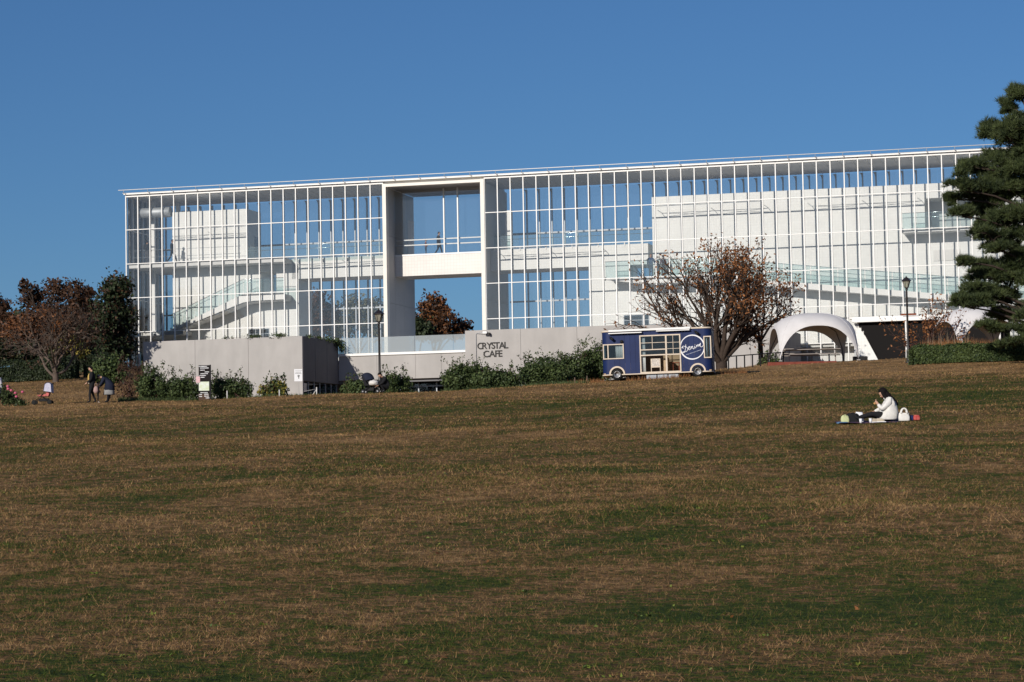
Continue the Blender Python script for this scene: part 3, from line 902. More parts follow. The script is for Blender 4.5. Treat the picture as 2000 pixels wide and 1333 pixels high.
leafy_tree("dark_tree", "dense dark green tree with brown patches between the tall tree and the evergreen",
           [(172, 610, 26, 28), (150, 650, 32, 28), (182, 668, 28, 30), (120, 680, 34, 22), (166, 590, 14, 14)], 197, 8000, .15, L_DARK, 49, 165, GL,
           mats=[L_DARK, L_REDBROWN], midx=lambda r, n, P: (r.random(n) < .28).astype(int))
leafy_tree("low_evergreen", "low dark evergreen thicket tree under the orange crown",
           [(20, 690, 36, 18), (60, 688, 34, 18), (-15, 680, 30, 26), (95, 696, 26, 14)], 170, 6500, .14, L_DARK, 51, 30, GL,
           mats=[L_DARK, L_OLIVE], midx=lambda r, n, P: (r.random(n) < .25).astype(int))
leafy_tree("yellow_tree", "small tree with yellow-green leaves between the bare trunk and the evergreen",
           [(140, 676, 20, 12), (128, 660, 14, 12), (158, 690, 18, 10)], 166, 900, .12, L_YELLOW, 53, 145, GL)
# --- trees behind the building
leafy_tree("backing_tree", "broad very dark evergreen tree filling the gaps behind the left tree row", [(30, 640, 40, 34), (80, 650, 40, 34), (130, 640, 40, 30), (180, 640, 34, 34), (60, 690, 50, 30), (140, 690, 50, 30), (205, 690, 34, 30)], 203, 12000, .2, L_DARK, 63, 100, GL)
GB = "trees seen behind the building"
leafy_tree("autumn_tree", "red-brown autumn tree seen through the gateway under the bridge",
           [(845, 600, 26, 26), (835, 632, 26, 26), (868, 622, 20, 22), (902, 638, 20, 16), (885, 648, 24, 14), (858, 648, 26, 16)], 234, 6500, .18, L_RUST, 55, 850, GB, mats=[L_REDBROWN, L_RUST], midx=lambda r, n, P: (r.random(n) < .35).astype(int))
leafy_tree("dark_backdrop_tree", "dark green tree low in the gateway against the grey reveal",
           [(826, 645, 22, 18), (806, 640, 22, 24)], 230, 2600, .17, L_DARK, 57, 818, GB)
leafy_tree("red_backdrop_tree", "reddish tree seen through the lower left glass bays",
           [(620, 600, 22, 34), (640, 620, 20, 30), (612, 640, 24, 26)], 236, 3600, .2, L_REDBROWN, 59, 624, GB)
leafy_tree("grey_green_tree", "grey-green tree seen through the glass bays beside the lamp post",
           [(690, 612, 34, 32), (725, 620, 30, 34), (665, 636, 30, 26), (745, 640, 26, 24)], 238, 5200, .2, L_OLIVE, 61, 700, GB)

# --- shrubs on the crest
def shrub(label, px0, px1, ytop, Y, n, size, leaf, seed, mats=None, midx=None, name="shrub", group="shrubs along the crest of the lawn", sprigs=14, base=0.0):
    px = (px0 + px1) / 2
    o0 = on_ground(px, Y, -.08 + base)
    s = Y / FPX; w = (px1 - px0) * s
    h = at(px, ytop, Y).z - o0.z
    t = empty(name, o0); tag(t, label, "shrub", group)
    R = nrg(seed); lb = []
    for k in range(6):
        f = (k + .5) / 6
        hh = h * (.78 + .22 * math.sin(f * math.pi)) * R.uniform(.8, 1.0)
        lb.append((o0 + Vector(((f - .5) * w * .78, R.normal() * w * .10, hh * .50)), (w * .20, w * .24, hh * .47)))
    limbs = []; tips = []
    for k in range(16):
        a = o0 + Vector((R.normal() * w * .16, R.normal() * w * .1, 0))
        e = o0 + Vector((R.uniform(-.46, .46) * w, R.normal() * w * .12, h * R.uniform(.55, .98)))
        limbs.append(([a, a.lerp(e, .5) + Vector((0, 0, h * .08)), e], [.022, .014, .005], 1))
    for k in range(sprigs):
        a = o0 + Vector((R.uniform(-.42, .42) * w, R.normal() * w * .1, h * R.uniform(.7, .92)))
        e = a + Vector((R.normal() * .12, R.normal() * .1, R.uniform(.18, .5)))
        limbs.append(([a, a.lerp(e, .5), e], [.009, .007, .004], 2)); tips += [(a.lerp(e, u), None) for u in (.4, .7, 1)]
    link("stems", shift(branch_mesh("stems", limbs, TWIG, .004), o0), t)
    me = leaf_mesh("foliage", lb, n, size, mats or [leaf], seed + 1, .20, 14, .35, midx=midx)
    link("foliage", shift(me, o0), t)
    if sprigs: tag(link("sprigs", shift(tips_leaves("sprigs", tips, sprigs * 9, size * .9, mats or [leaf], seed + 2, .05), o0), t), kind='stuff')
    return t
shrub("reddish bare twiggy shrub beside the bending woman", 222, 296, 714, 126, 900, .06, L_REDBROWN, 71, name="twiggy_shrub", sprigs=60)
shrub("green shrub merging with the reddish twiggy one", 268, 326, 712, 125.5, 4200, .07, L_GREEN, 72)
shrub("green shrub on the left side of the dark map sign", 318, 390, 726, 125.5, 5200, .07, L_GREEN, 73)
shrub("dark green shrub on the right side of the dark map sign", 408, 490, 730, 125.5, 6000, .07, L_GREEN, 74)
shrub("small shrub turning yellow below the concrete wall", 506, 564, 738, 125.5, 2400, .075, L_YELLOW, 75, mats=[L_GREEN, L_YELLOW], midx=lambda r, n, P: (r.random(n) < .5).astype(int))
shrub("green shrub between the shaded cafe wall and the navy stroller", 668, 722, 738, 126.5, 4200, .07, L_GREEN, 76)
shrub("loose green shrub behind the lamp post and crouching person", 738, 802, 722, 128, 3200, .075, L_GREEN, 77)
shrub("large green shrub left of the cafe lettering", 866, 950, 700, 128, 9000, .075, L_GREEN, 78)
shrub("large green shrub under the cafe lettering", 926, 1016, 716, 127.5, 7500, .075, L_GREEN, 79)
shrub("big rounded green shrub right of the cafe lettering", 1014, 1104, 692, 129, 9500, .075, L_GREEN, 80)
shrub("tall green shrub touching the end of the food truck", 1086, 1150, 684, 131.5, 7000, .075, L_GREEN, 81)
shrub("tallest green shrub just behind the end of the food truck", 1126, 1190, 664, 133, 7500, .075, L_GREEN, 82)
shrub("small green shrub at the foot of the slim tree", 1478, 1530, 690, 160, 1800, .09, L_GREEN, 83)
shrub("dark green bush before the glass building's corner", 178, 250, 690, 150, 5500, .10, L_HEDGE, 84)
shrub("dark bush at the end of the clipped left hedge", 160, 205, 664, 168, 4200, .12, L_DARK, 85)

# --- clipped hedges
def hedge(label, pts, wid, hgt, n, size, leaf, seed, name="hedge"):
    """leaves over a box that follows a line of ground points"""
    o0 = Vector(pts[0]); t = empty(name, o0); tag(t, label, "hedge")
    r = nrg(seed); P = []; N = []
    seg = [(Vector(a), Vector(b)) for a, b in zip(pts[:-1], pts[1:])]
    ln = np.array([(b - a).length for a, b in seg]); pk = r.choice(len(seg), n, p=ln / ln.sum())
    core = MB()
    for a, b in seg:
        d = (b - a).normalized(); a = a - d * .12; b = b + d * .12; s = Vector((-d.y, d.x, 0)) * (wid / 2 - .32); up = Vector((0, 0, hgt - .32)); dn = Vector((0, 0, -.15))
        core.add([a - s + dn, b - s + dn, b + s + dn, a + s + dn, a - s + up, b - s + up, b + s + up, a + s + up],
                 [(0, 3, 2, 1), (4, 5, 6, 7), (0, 1, 5, 4), (1, 2, 6, 5), (2, 3, 7, 6), (3, 0, 4, 7)])
    for k in range(n):
        a, b = seg[pk[k]]; d = (b - a).normalized(); s = Vector((-d.y, d.x, 0))
        c = a.lerp(b, r.random())
        u = r.random(); j = r.normal() * .05 + .03 * math.sin(c.x * 3.1)
        if u < .45: q = c - s * (wid / 2 + j) + Vector((0, 0, r.random() * hgt)); nn = -s
        elif u < .60: q = c + s * (wid / 2 + j) + Vector((0, 0, r.random() * hgt)); nn = s
        elif u < .68:
            e = 0 if r.random() < .5 else 1
            c = (seg[0][0] if e == 0 else seg[-1][1]); q = c + s * (r.random() - .5) * wid + Vector((0, 0, r.random() * hgt)) + d * (j + (.03 if e else -.03)); nn = d * (1 if e else -1)
        else: q = c + s * (r.random() - .5) * wid + Vector((0, 0, hgt + j * 1.4)); nn = Vector((0, 0, 1))
        P.append(q); N.append(nn)
    P = np.array([p[:] for p in P]); N = np.array([p[:] for p in N])
    nrm = N * 1.1 + r.normal(size=(n, 3)) * .8; nrm /= np.linalg.norm(nrm, axis=1)[:, None]
    tt = np.cross(nrm, r.normal(size=(n, 3))); tt /= np.linalg.norm(tt, axis=1)[:, None]; bb = np.cross(nrm, tt)
    sz = size * (.6 + .8 * r.random(n))[:, None]
    co = np.empty((n, 4, 3)); co[:, 0] = P - tt * sz * .8; co[:, 1] = P + bb * sz * .5; co[:, 2] = P + tt * sz * .8; co[:, 3] = P - bb * sz * .5
    link("foliage", shift(np_mesh("foliage", co.reshape(-1, 3), np.arange(4 * n).reshape(n, 4), [leaf]), o0), t)
    link("branches", shift(core.mesh("branches", HEDGECORE), o0), t)
    return t
hedge("long dark clipped hedge behind the bare tree", [on_ground(p, 164) for p in (-60, 0, 60, 110, 150)], 1.1, 1.25, 9000, .075, L_DARK, 91)  # shade of the trees is painted in by the dark leaf colour
hedge("shorter dark clipped hedge behind the walking man", [on_ground(p, 165) for p in (168, 200, 232)], 1.1, 1.3, 5000, .075, L_DARK, 92)  # dark leaves here too stand for tree shade
hedge("low green clipped hedge before the tall dry grasses", [on_ground(p, 131.2 + .25 * math.cos(p * .021)) for p in range(1784, 2070, 19)], 1.2, .82, 30000, .064, L_HEDGE, 93)

# --- dry grasses
def tall_grass(name, label, spots, n, l0, l1, seed, mats, w=.02, tilt=.25):
    r = nrg(seed); P = []
    for k in range(n):
        a, b, ya, yb = spots[r.integers(0, len(spots))]
        g_ = on_ground(a + (b - a) * r.random(), ya + (yb - ya) * r.random()); P.append(g_[:])
    P = np.array(P)
    me = blades(name, P, r.uniform(l0, l1, n), np.full(n, w), lambda q, m: np.abs(q.normal(0, tilt, m)), seed + 1, mats)
    return tag(link(name, me), label, "grass", kind='stuff')
tall_grass("ornamental_grass", "tall orange-brown dry grasses behind the low clipped hedge", [(1800, 1900, 133, 137), (1830, 1960, 132.5, 136)], 9000, .4, 1.3, 95, [STRAWO], .024, .38)
tall_grass("grass_plumes", "pale feathery plumes above the dry grasses", [(1810, 1900, 133, 136)], 70, 1.2, 1.9, 96, [PLUME], .04, .35)
tall_grass("dry_weeds", "dry brown weeds growing round the food truck and the fence", [(1110, 1180, 126.8, 130), (1225, 1350, 129.2, 129.9), (1390, 1460, 130, 134)], 1500, .06, .30, 97, [STRAW, ], .022, .5)
tall_grass("green_weeds", "green weeds under the shrubs of the crest", [(420, 820, 124.8, 127), (860, 1150, 126, 129), (230, 420, 124.5, 126)], 9000, .08, .22, 98, [L_GREEN], .026, .5)

# --- broad weeds and fallen leaves in the lawn
def scatter(name, label, n, y0, y1, size, mats, seed, lift, flat):
    r = nrg(seed); p = lawn_points(y0, y1, 1.0, seed)
    p = p[r.permutation(len(p))[:n]] if len(p) > n else p
    per = 5; P = np.repeat(p, per, 0) + r.normal(size=(len(p) * per, 3)) * np.array([size * 1.4, size * 1.4, 0]) if lift == 'tuft' else p
    m_ = len(P); P = P + np.array([0, 0, size * .35])
    nr = r.normal(size=(m_, 3)) * flat + np.array([0, 0, 1.0]); nr /= np.linalg.norm(nr, axis=1)[:, None]
    t = np.cross(nr, r.normal(size=(m_, 3))); t /= np.linalg.norm(t, axis=1)[:, None]; b = np.cross(nr, t)
    s = size * r.uniform(.6, 1.4, m_)[:, None]
    co = np.empty((m_, 4, 3)); co[:, 0] = P - t * s * .8; co[:, 1] = P + b * s * .45; co[:, 2] = P + t * s * .8; co[:, 3] = P - b * s * .45
    tag(link(name, np_mesh(name, co.reshape(-1, 3), np.arange(4 * m_).reshape(m_, 4), mats)), label, "grass" if lift == 'tuft' else "leaves", kind='stuff')
L_WEED = leafm("lawn_weed_leaf", (.050, .085, .014), (.150, .185, .030))
scatter("lawn_weeds", "small bright green broad-leaved weeds dotted through the lawn", 1500, 12, 50, .019, [L_WEED], 141, 'tuft', .9)
scatter("fallen_leaves", "fallen brown leaves scattered over the lawn", 1200, 12, 122, .028, [L_ORANGE], 142, 'one', .7)
# --- the pine on the right
pl = [(1992, 190, 24, 32), (1962, 214, 20, 22), (2000, 246, 46, 36), (1948, 268, 34, 24), (1924, 262, 14, 12), (1990, 310, 60, 36), (1902, 330, 32, 26),
      (1878, 352, 26, 30), (1940, 372, 56, 36), (1858, 392, 14, 16), (1880, 418, 26, 18), (1915, 430, 40, 32), (1966, 446, 50, 42), (2010, 400, 60, 60),
      (1912, 528, 46, 16), (1884, 514, 18, 10), (1950, 552, 60, 30), (1872, 584, 20, 10), (1900, 598, 44, 18), (1968, 612, 50, 26), (1938, 640, 34, 14),
      (1990, 520, 40, 40), (2060, 220, 40, 40), (2070, 320, 60, 46), (2080, 440, 70, 60), (2070, 560, 80, 50), (2060, 640, 70, 36), (1958, 492, 40, 18), (1975, 280, 40, 30), (1940, 330, 40, 30), (1975, 400, 40, 40), (1940, 470, 36, 26), (1975, 580, 40, 40), (1990, 660, 44, 24), (1920, 570, 40, 18), (1925, 400, 40, 28)]
o0 = on_ground(2014, 126, -.1)
pine = empty("pine_tree", o0); tag(pine, "tall dark pine tree with tiered boughs standing over the clipped hedge", "tree")
lb0 = lobes_px(pl, 126, 1.3, .98)
lb = []; R_ = nrg(100)
for c, q in lb0:
    for k in range(6):
        d = Vector(R_.normal(size=3)).normalized() * R_.uniform(.35, 1.0); f_ = R_.uniform(.26, .50)
        lb.append((c + Vector((d.x * q[0], d.y * q[1], d.z * q[2])), (q[0] * f_ * 1.15 + .06, q[1] * f_ + .06, q[2] * f_ * 1.05 + .05)))
ptop = at(2010, 172, 126)
limbs = [([o0, o0.lerp(ptop, .4) + Vector((.12, 0, 0)), o0.lerp(ptop, .75), ptop], [.30, .22, .12, .03], 0)]
R_ = nrg(101); P_ = []; D_ = []
for li, (c, q) in enumerate(lb):
    zt = max(.12, min(.95, (c.z - o0.z - .8 - .3 * q[0]) / (ptop.z - o0.z)))
    a = o0.lerp(ptop, zt)
    if li % 6 == 0: limbs.append(([a, a.lerp(c, .55) + Vector((0, 0, .15)), c], [.075, .05, .02], 1))
    else: m0 = lb0[li // 6][0]; a = m0; limbs.append(([m0, m0.lerp(c, .5) + Vector((0, 0, .05)), c], [.03, .02, .01], 2))
    ntuft = int(14 + 500 * q[0] * q[2])
    for k in range(ntuft):
        d = Vector(R_.normal(size=3)).normalized()
        if d.z < -.3: d.z *= -.6
        p = c + Vector((d.x * q[0], d.y * q[1], d.z * q[2])) * (R_.uniform(.45, 1.05) if k % 5 else R_.uniform(1.0, 1.3))
        P_.append(p[:]); D_.append((d * .8 + Vector((0, 0, .95))).normalized()[:])
        if k % 9 == 0: limbs.append(([c.lerp(a, .2), c.lerp(p, .5), p], [.022, .014, .006], 2))
P_ = np.array(P_); D_ = np.array(D_); nt_ = len(P_); per = 16
PP = np.repeat(P_, per, 0); DD = np.repeat(D_, per, 0)
dd = DD * .85 + R_.normal(size=PP.shape) * .5; dd /= np.linalg.norm(dd, axis=1)[:, None]
ww = np.cross(dd, R_.normal(size=PP.shape)); ww /= np.linalg.norm(ww, axis=1)[:, None]
ll = R_.uniform(.17, .34, len(PP))[:, None]
co = np.empty((len(PP), 3, 3)); co[:, 0] = PP - ww * .014; co[:, 1] = PP + ww * .014; co[:, 2] = PP + dd * ll
# one island for each tuft would need shared points, so needles vary one by one
link("trunk", shift(branch_mesh("trunk", limbs, BARK, .006), o0), pine)
link("needles", shift(np_mesh("needles", co.reshape(-1, 3), np.arange(3 * len(PP)).reshape(-1, 3), [L_PINE]), o0), pine)

# --- bare shrub beside the right lamp
o0 = on_ground(1826, 139, -.1); bs = empty("bare_shrub", o0)
tag(bs, "tall bare shrub with a few red-brown leaves between the right lamp post and the pine", "shrub")
limbs = []; tips = []; R_ = nrg(111)
for k in range(13):
    a = 2 * math.pi * R_.random(); tl = R_.uniform(.1, 1.0)
    d = Vector((math.cos(a) * math.sin(tl) - (.35 if k % 3 == 0 else 0), math.sin(a) * math.sin(tl) * .6, math.cos(tl)))
    grow(o0 + Vector((R_.normal() * .15, R_.normal() * .1, .1)), d, R_.uniform(1.3, 2.0), .035, 1, limbs, tips, R_, [(4, .1, 0, 3, .5, .6), (5, .10, .03, 4, .45, .6), (4, .14, .03, 3, .5, .6), (3, .16, .02, 0, 0, 0)])
link("stems", shift(branch_mesh("stems", limbs, TWIG, .006), o0), bs)
link("foliage", shift(tips_leaves("foliage", tips, 700, .10, [L_RUST], 112, .12), o0), bs)

# --- flowers at the left edge
o0 = on_ground(26, 122.6, -.03); fb = empty("rose_bush", o0)
tag(fb, "rose bush with pink flowers at the edge of the lawn", "flower bush")
lb = lobes_px([(18, 778, 16, 16), (34, 786, 16, 10), (46, 790, 10, 8), (8, 770, 10, 18)], 122.6)
link("foliage", shift(leaf_mesh("foliage", lb, 2200, .06, [L_DARK, L_GREEN], 121, .2, 14, .3, midx=lambda r, n, P: (r.random(n) < .5).astype(int)), o0), fb)
for k, (px, py) in enumerate([(15, 755), (16, 760), (32, 775), (44, 766), (30, 768), (22, 763)]):
    MB().ellipsoid(tuple(at(px, py, 122.3) - o0), (.075, .075, .06), 0, 8, 6).build("flower", PINK, fb)
st_ = MB()
for k in range(8):
    e = at(10 + 5 * k, 766 + 3 * (k % 3), 122.5) - o0
    st_.tube([(e.x * .8, 0, 0), (e.x, e.y, e.z)], .008, 3)
st_.build("stems", TWIG, fb)
kb = MB()
a_, b_ = on_ground(24, 121.9, -.1), on_ground(56, 121.7, -.1)
0 and MB().box(0, (b_ - a_).length, -.12, .12, 0, .24).build("bed_edging", CONC, fb)
# --- ivy spilling over the cafe parapet
iv = empty("ivy", tuple(bw(14.5, CF + .2, 14.36 - ZB))); tag(iv, "green ivy trailing over the top corner of the concrete wall", "ivy")
lb = []
for s_, d_, z_, rx, rz in [(12.2, CF + .1, 14.42, .5, .06), (14.2, CF + .1, 14.45, .7, .09), (16.2, CF + .1, 14.45, .8, .1), (17.9, CF + 1.5, 14.42, .3, .1), (18.05, CF + 3.2, 14.42, .3, .12),
                             (18.2, CF + 5.0, 14.38, .35, .16), (18.35, CF + 6.4, 14.3, .4, .24), (18.65, CF + 6.7, 13.95, .25, .35)]:
    lb.append((bw(s_, d_, z_ - ZB), (rx, .25 if rx > .45 else .7, rz)))
link("foliage", shift(leaf_mesh("foliage", lb, 1500, .08, [L_GREEN], 131, .25, 10, .2), iv.location), iv)
vine = MB()
for a, b in zip(lb[:-1], lb[1:]): vine.tube([a[0] - iv.location, b[0] - iv.location], .012, 4)
vine.build("vines", TWIG, iv)
# ------------------------------------------------------------------ the blue food truck
NAVY = mat("navy_paint", (.011, .023, .088), .5, spec=.2, var=.12, vscale=1.5)
NAVY2 = mat("navy_paint_b", (.013, .026, .098), .5, spec=.2, var=.12, vscale=1.5)
CREAMW = mat("cream_wood", (.66, .56, .45), .55, var=.1, vscale=6)
SIGNW = mat("sign_white", (.82, .82, .84), .5)
SMALLW = mat("small_lettering", (.45, .48, .58), .5)
RUBBER = mat("tyre_rubber", (.02, .02, .02), .8)
RIM = mat("wheel_rim", (.62, .62, .63), .35, metal=.5)
BLACKM = mat("black_metal", (.014, .014, .015), .6)
CURTAIN = mat("pale_curtain", (.62, .66, .66), .8)
WOODIN = mat("inside_wood", (.42, .31, .20), .6, var=.15, vscale=5)
REDWOOD = mat("red_brown_wood", (.20, .06, .03), .6)
POSTER = mat("menu_poster", (.55, .50, .45), .7, var=.5, vscale=14)
TGLASS = glass("truck_glass", (.80, .83, .84), 1.3)
YT = 130.0
bl = on_ground(1177.5, YT)
TRUCK = empty("food_truck", (bl.x, bl.y, Hs(bl.x + .74, YT) + .33), 0)
TRUCK.rotation_euler = (0, -math.atan(.014), -rad(8))
tag(TRUCK, "dark blue food truck with cream framed doors and a round white logo on the lawn", "food truck")
LT, HT, DT_ = 5.52, 2.13, 2.0
# openings in the front: (x0, x1, z0, z1)
OPEN = [(.0, 1.11, .78, 1.50), (1.91, 3.97, .0, 1.88), (5.12, 5.52, .66, 1.72)]
bw_ = .267; nb_ = 18; xb0 = .36
for k in range(nb_):
    X0 = xb0 + k * bw_; X1 = X0 + bw_ - .007
    cuts_ = [X0] + sorted(e for a, b, _z, _y in OPEN for e in (a, b) if X0 + .01 < e < X1 - .01) + [X1]
    for x0, x1 in zip(cuts_[:-1], cuts_[1:]):
        segs = [(0.0, HT)]
        for a, b, z0, z1 in OPEN:
            if x0 < b - .005 and x1 > a + .005:
                n_ = []
                for s0, s1 in segs:
                    if z0 > s0: n_.append((s0, min(s1, z0)))
                    if z1 < s1: n_.append((max(s0, z1), s1))
                segs = n_
        for s0, s1 in segs:
            if s1 - s0 > .02: MB().box(x0, x1, 0, .04 + .004 * (k % 2), s0, s1).build("board", NAVY if k % 3 else NAVY2, TRUCK)
def corner(cx, a0, a1, z0, z1, name="corner_panel", m=NAVY):
    n = 8; P = [(cx + .36 * math.cos(a0 + (a1 - a0) * i / n), .36 + .36 * math.sin(a0 + (a1 - a0) * i / n)) for i in range(n + 1)]
    Q = [(cx + .32 * math.cos(a0 + (a1 - a0) * i / n), .36 + .32 * math.sin(a0 + (a1 - a0) * i / n)) for i in range(n, -1, -1)]
    MB().prismz((P + Q)[::-1] if a1 < a0 else P + Q, z0, z1).build(name, m, TRUCK)
for z0, z1 in ((0, .78), (1.50, HT)): corner(.36, math.pi, 1.5 * math.pi, z0, z1)
for z0, z1 in ((0, .66), (1.72, HT)): corner(5.16, 1.5 * math.pi, 2 * math.pi, z0, z1)
corner(.36, math.pi, 1.5 * math.pi, .80, 1.48, "corner_glass", TGLASS)
corner(5.16, 1.5 * math.pi, 2 * math.pi, .68, 1.70, "corner_glass", TGLASS)
MB().box(0, .04, .36, DT_, 0, HT).build("end_wall", NAVY, TRUCK)
MB().box(LT - .04, LT, .36, DT_, 0, HT).build("end_wall", NAVY, TRUCK)
MB().box(.0, LT, DT_ - .04, DT_, 0, HT).build("back_wall", WOODIN, TRUCK)
MB().box(.05, LT - .05, .06, DT_ - .05, .0, .06).build("floor", WOODIN, TRUCK)
n = 8
rp_ = [(.36 + .40 * math.cos(math.pi + i * math.pi / 16), .36 + .40 * math.sin(math.pi + i * math.pi / 16)) for i in range(9)] + \
      [(5.16 + .40 * math.cos(1.5 * math.pi + i * math.pi / 16), .36 + .40 * math.sin(1.5 * math.pi + i * math.pi / 16)) for i in range(9)] + [(LT + .03, DT_ + .03), (-.03, DT_ + .03)]
MB().prismz(rp_, HT + .002, HT + .07).build("roof", CREAMW, TRUCK)
MB().prismz(rp_, -.05, -.003).build("sill_strip", CREAMW, TRUCK)
def frame(x0, x1, z0, z1, w, name, y0=-.035, y1=.06, m=CREAMW):
    o = MB().box(x0, x1, y0, y1, z0, z0 + w).box(x0, x1, y0, y1, z1 - w, z1).box(x0, x0 + w, y0 + .002, y1, z0 + w, z1 - w).box(x1 - w, x1, y0 + .002, y1, z0 + w, z1 - w)
    return o.build(name, m, TRUCK)
f_ = frame(.06, 1.11, .76, 1.52, .05, "window_frame")
MB().box(.29, .34, -.033, .05, .81, 1.47).build("window_bar", CREAMW, f_)
MB().box(.36, 1.06, .0, .008, .81, 1.47).build("window_pane", TGLASS, f_)
cu = MB()
for k in range(7): cu.lathe([(.035, .82), (.045, 1.46)], (.72 + k * .05, .16 + .015 * (k % 2), 0), 8)
cu.build("curtain", CURTAIN, f_)
f_ = frame(5.12, 5.50, .64, 1.74, .05, "window_frame", -.035, .12)
cu = MB()
for k in range(2): cu.lathe([(.03, .70), (.05, 1.68)], (5.24 + k * .06, .17, 0), 8)
cu.build("curtain", CURTAIN, f_)
d_ = frame(1.91, 3.97, -.002, 1.90, .06, "door_frame")
MB().box(3.20, 3.28, -.034, .05, .06, 1.84).build("door_post", CREAMW, d_)
for z, w in ((.86, .06), (1.14, .05)):
    MB().box(1.97, 3.20, -.033, .05, z, z + w).build("door_rail", CREAMW, d_)
for z in (1.50,): MB().box(1.97, 3.20, -.02, .03, z, z + .025).build("glazing_bar", CREAMW, d_)
MB().box(2.54, 2.565, -.02, .03, 1.19, 1.84).build("glazing_bar", CREAMW, d_)
MB().box(3.28, 3.91, -.033, .05, .86, .92).build("door_rail", CREAMW, d_)
for z in (1.17, 1.48): MB().box(3.28, 3.91, -.02, .03, z, z + .02).build("glazing_bar", CREAMW, d_)
MB().box(3.58, 3.60, -.02, .03, .92, 1.84).build("glazing_bar", CREAMW, d_)
MB().box(1.97, 3.20, .0, .008, 1.19, 1.84).build("door_pane", TGLASS, d_)
MB().box(1.97, 3.20, .0, .008, .92, 1.14).build("door_pane", TGLASS, d_)
MB().box(3.28, 3.91, .0, .008, .92, 1.84).build("door_pane", TGLASS, d_)
MB().ellipsoid((3.33, -.05, .84), (.025, .025, .025)).build("door_knob", BLACKM, d_)
cu = MB()
for k in range(4): cu.lathe([(.028, .08), (.034, 1.8)], (2.0 + k * .05, .18 + .01 * (k % 2), 0), 8)
cu.build("curtain", CURTAIN, d_)
ea = MB().box(2.42, 2.90, .30, .33, .28, .74).build("menu_board", CREAMW, TRUCK)
MB().box(2.46, 2.86, .292, .298, .34, .70).build("poster", POSTER, ea)
MB().box(2.42, 2.45, .30, .34, .06, .28).box(2.87, 2.90, .30, .34, .06, .28).build("board_leg", CREAMW, ea)
ct = MB().box(3.05, 3.25, .5, 1.6, .06, .80).build("counter", WOODIN, TRUCK)
tb = MB().box(3.45, 3.85, .5, .9, .48, .51)
for x, y in ((3.48, .53), (3.8, .53), (3.48, .86), (3.8, .86)): tb.box(x, x + .025, y, y + .025, .06, .48)
tb.build("stool", REDWOOD, TRUCK)
# white awning bars along the roof edge
for x0, x1, z in ((.38, 2.05, 2.02), (2.78, 4.45, 2.05)):
    MB().box(x0, x1, -.22, -.10, z, z + .05).build("awning_bar", WHITE, TRUCK)
MB().box(.38, 4.48, -.12, -.005, HT + .0, HT + .10).build("awning_cassette", WHITE, TRUCK)
for x in (.55, 1.9, 2.95, 4.3): MB().tube([(x, -.16, 2.05), (x + .25, -.02, HT - .02)], .015, 5).build("awning_arm", BLACKM, TRUCK)
# spot lamps
for x, z in ((.45, 1.85), (4.72, 1.98)):
    o = MB(); o.lathe([(.035, 0), (.07, .04), (.07, .2), (.05, .22)], (0, 0, 0), 12)
    s_ = o.build("spot_lamp", BLACKM, TRUCK, (x, -.14, z)); s_.rotation_euler = (rad(20), rad(130), 0)
    MB().tube([(x, -.12, z + .02), (x - .06, -.02, z + .06)], .015, 5).build("lamp_bracket", BLACKM, TRUCK)
MB().lathe([(.085, -.05), (.09, 0)], (1.02, 0, 1.62), 14, axis='y').build("speaker", BLACKM, TRUCK)
# wheels with cream arches
def wheel(x):
    MB().lathe([(.33, -.012), (.33, .2)], (x, .012, 0.03), 24, axis='y').build("wheel_well", BLACKM, TRUCK)
    n = 14; P = [(x + .40 * math.cos(i * math.pi / n), .40 * math.sin(i * math.pi / n)) for i in range(n + 1)]
    Q = [(x + .32 * math.cos(i * math.pi / n), .32 * math.sin(i * math.pi / n)) for i in range(n, -1, -1)]
    MB().prism((P + Q), -.045, .02).build("wheel_arch", CREAMW, TRUCK)
    w = MB().lathe([(.15, .02), (.24, .02), (.265, .05), (.265, .18), (.24, .2), (.1, .2)], (x, -.06, -.01), 28, axis='y').build("wheel", RUBBER, TRUCK)
    r_ = MB().lathe([(.0, .035), (.05, .03), (.06, .05), (.13, .06), (.155, .025), (.165, .03)], (x, -.082, -.01), 24, axis='y')
    r_.build("rim", RIM, w)
wheel(.74); wheel(4.79)
for x in (2.2, 2.75, 3.3): MB().box(x, x + .5, .1, .13, -.32, -.05).build("skirt_panel", STEEL, TRUCK)
for x in (1.3, 4.2): MB().box(x, x + .3, .5, 1.5, -.35, -.05).build("chassis_block", BLACKM, TRUCK)
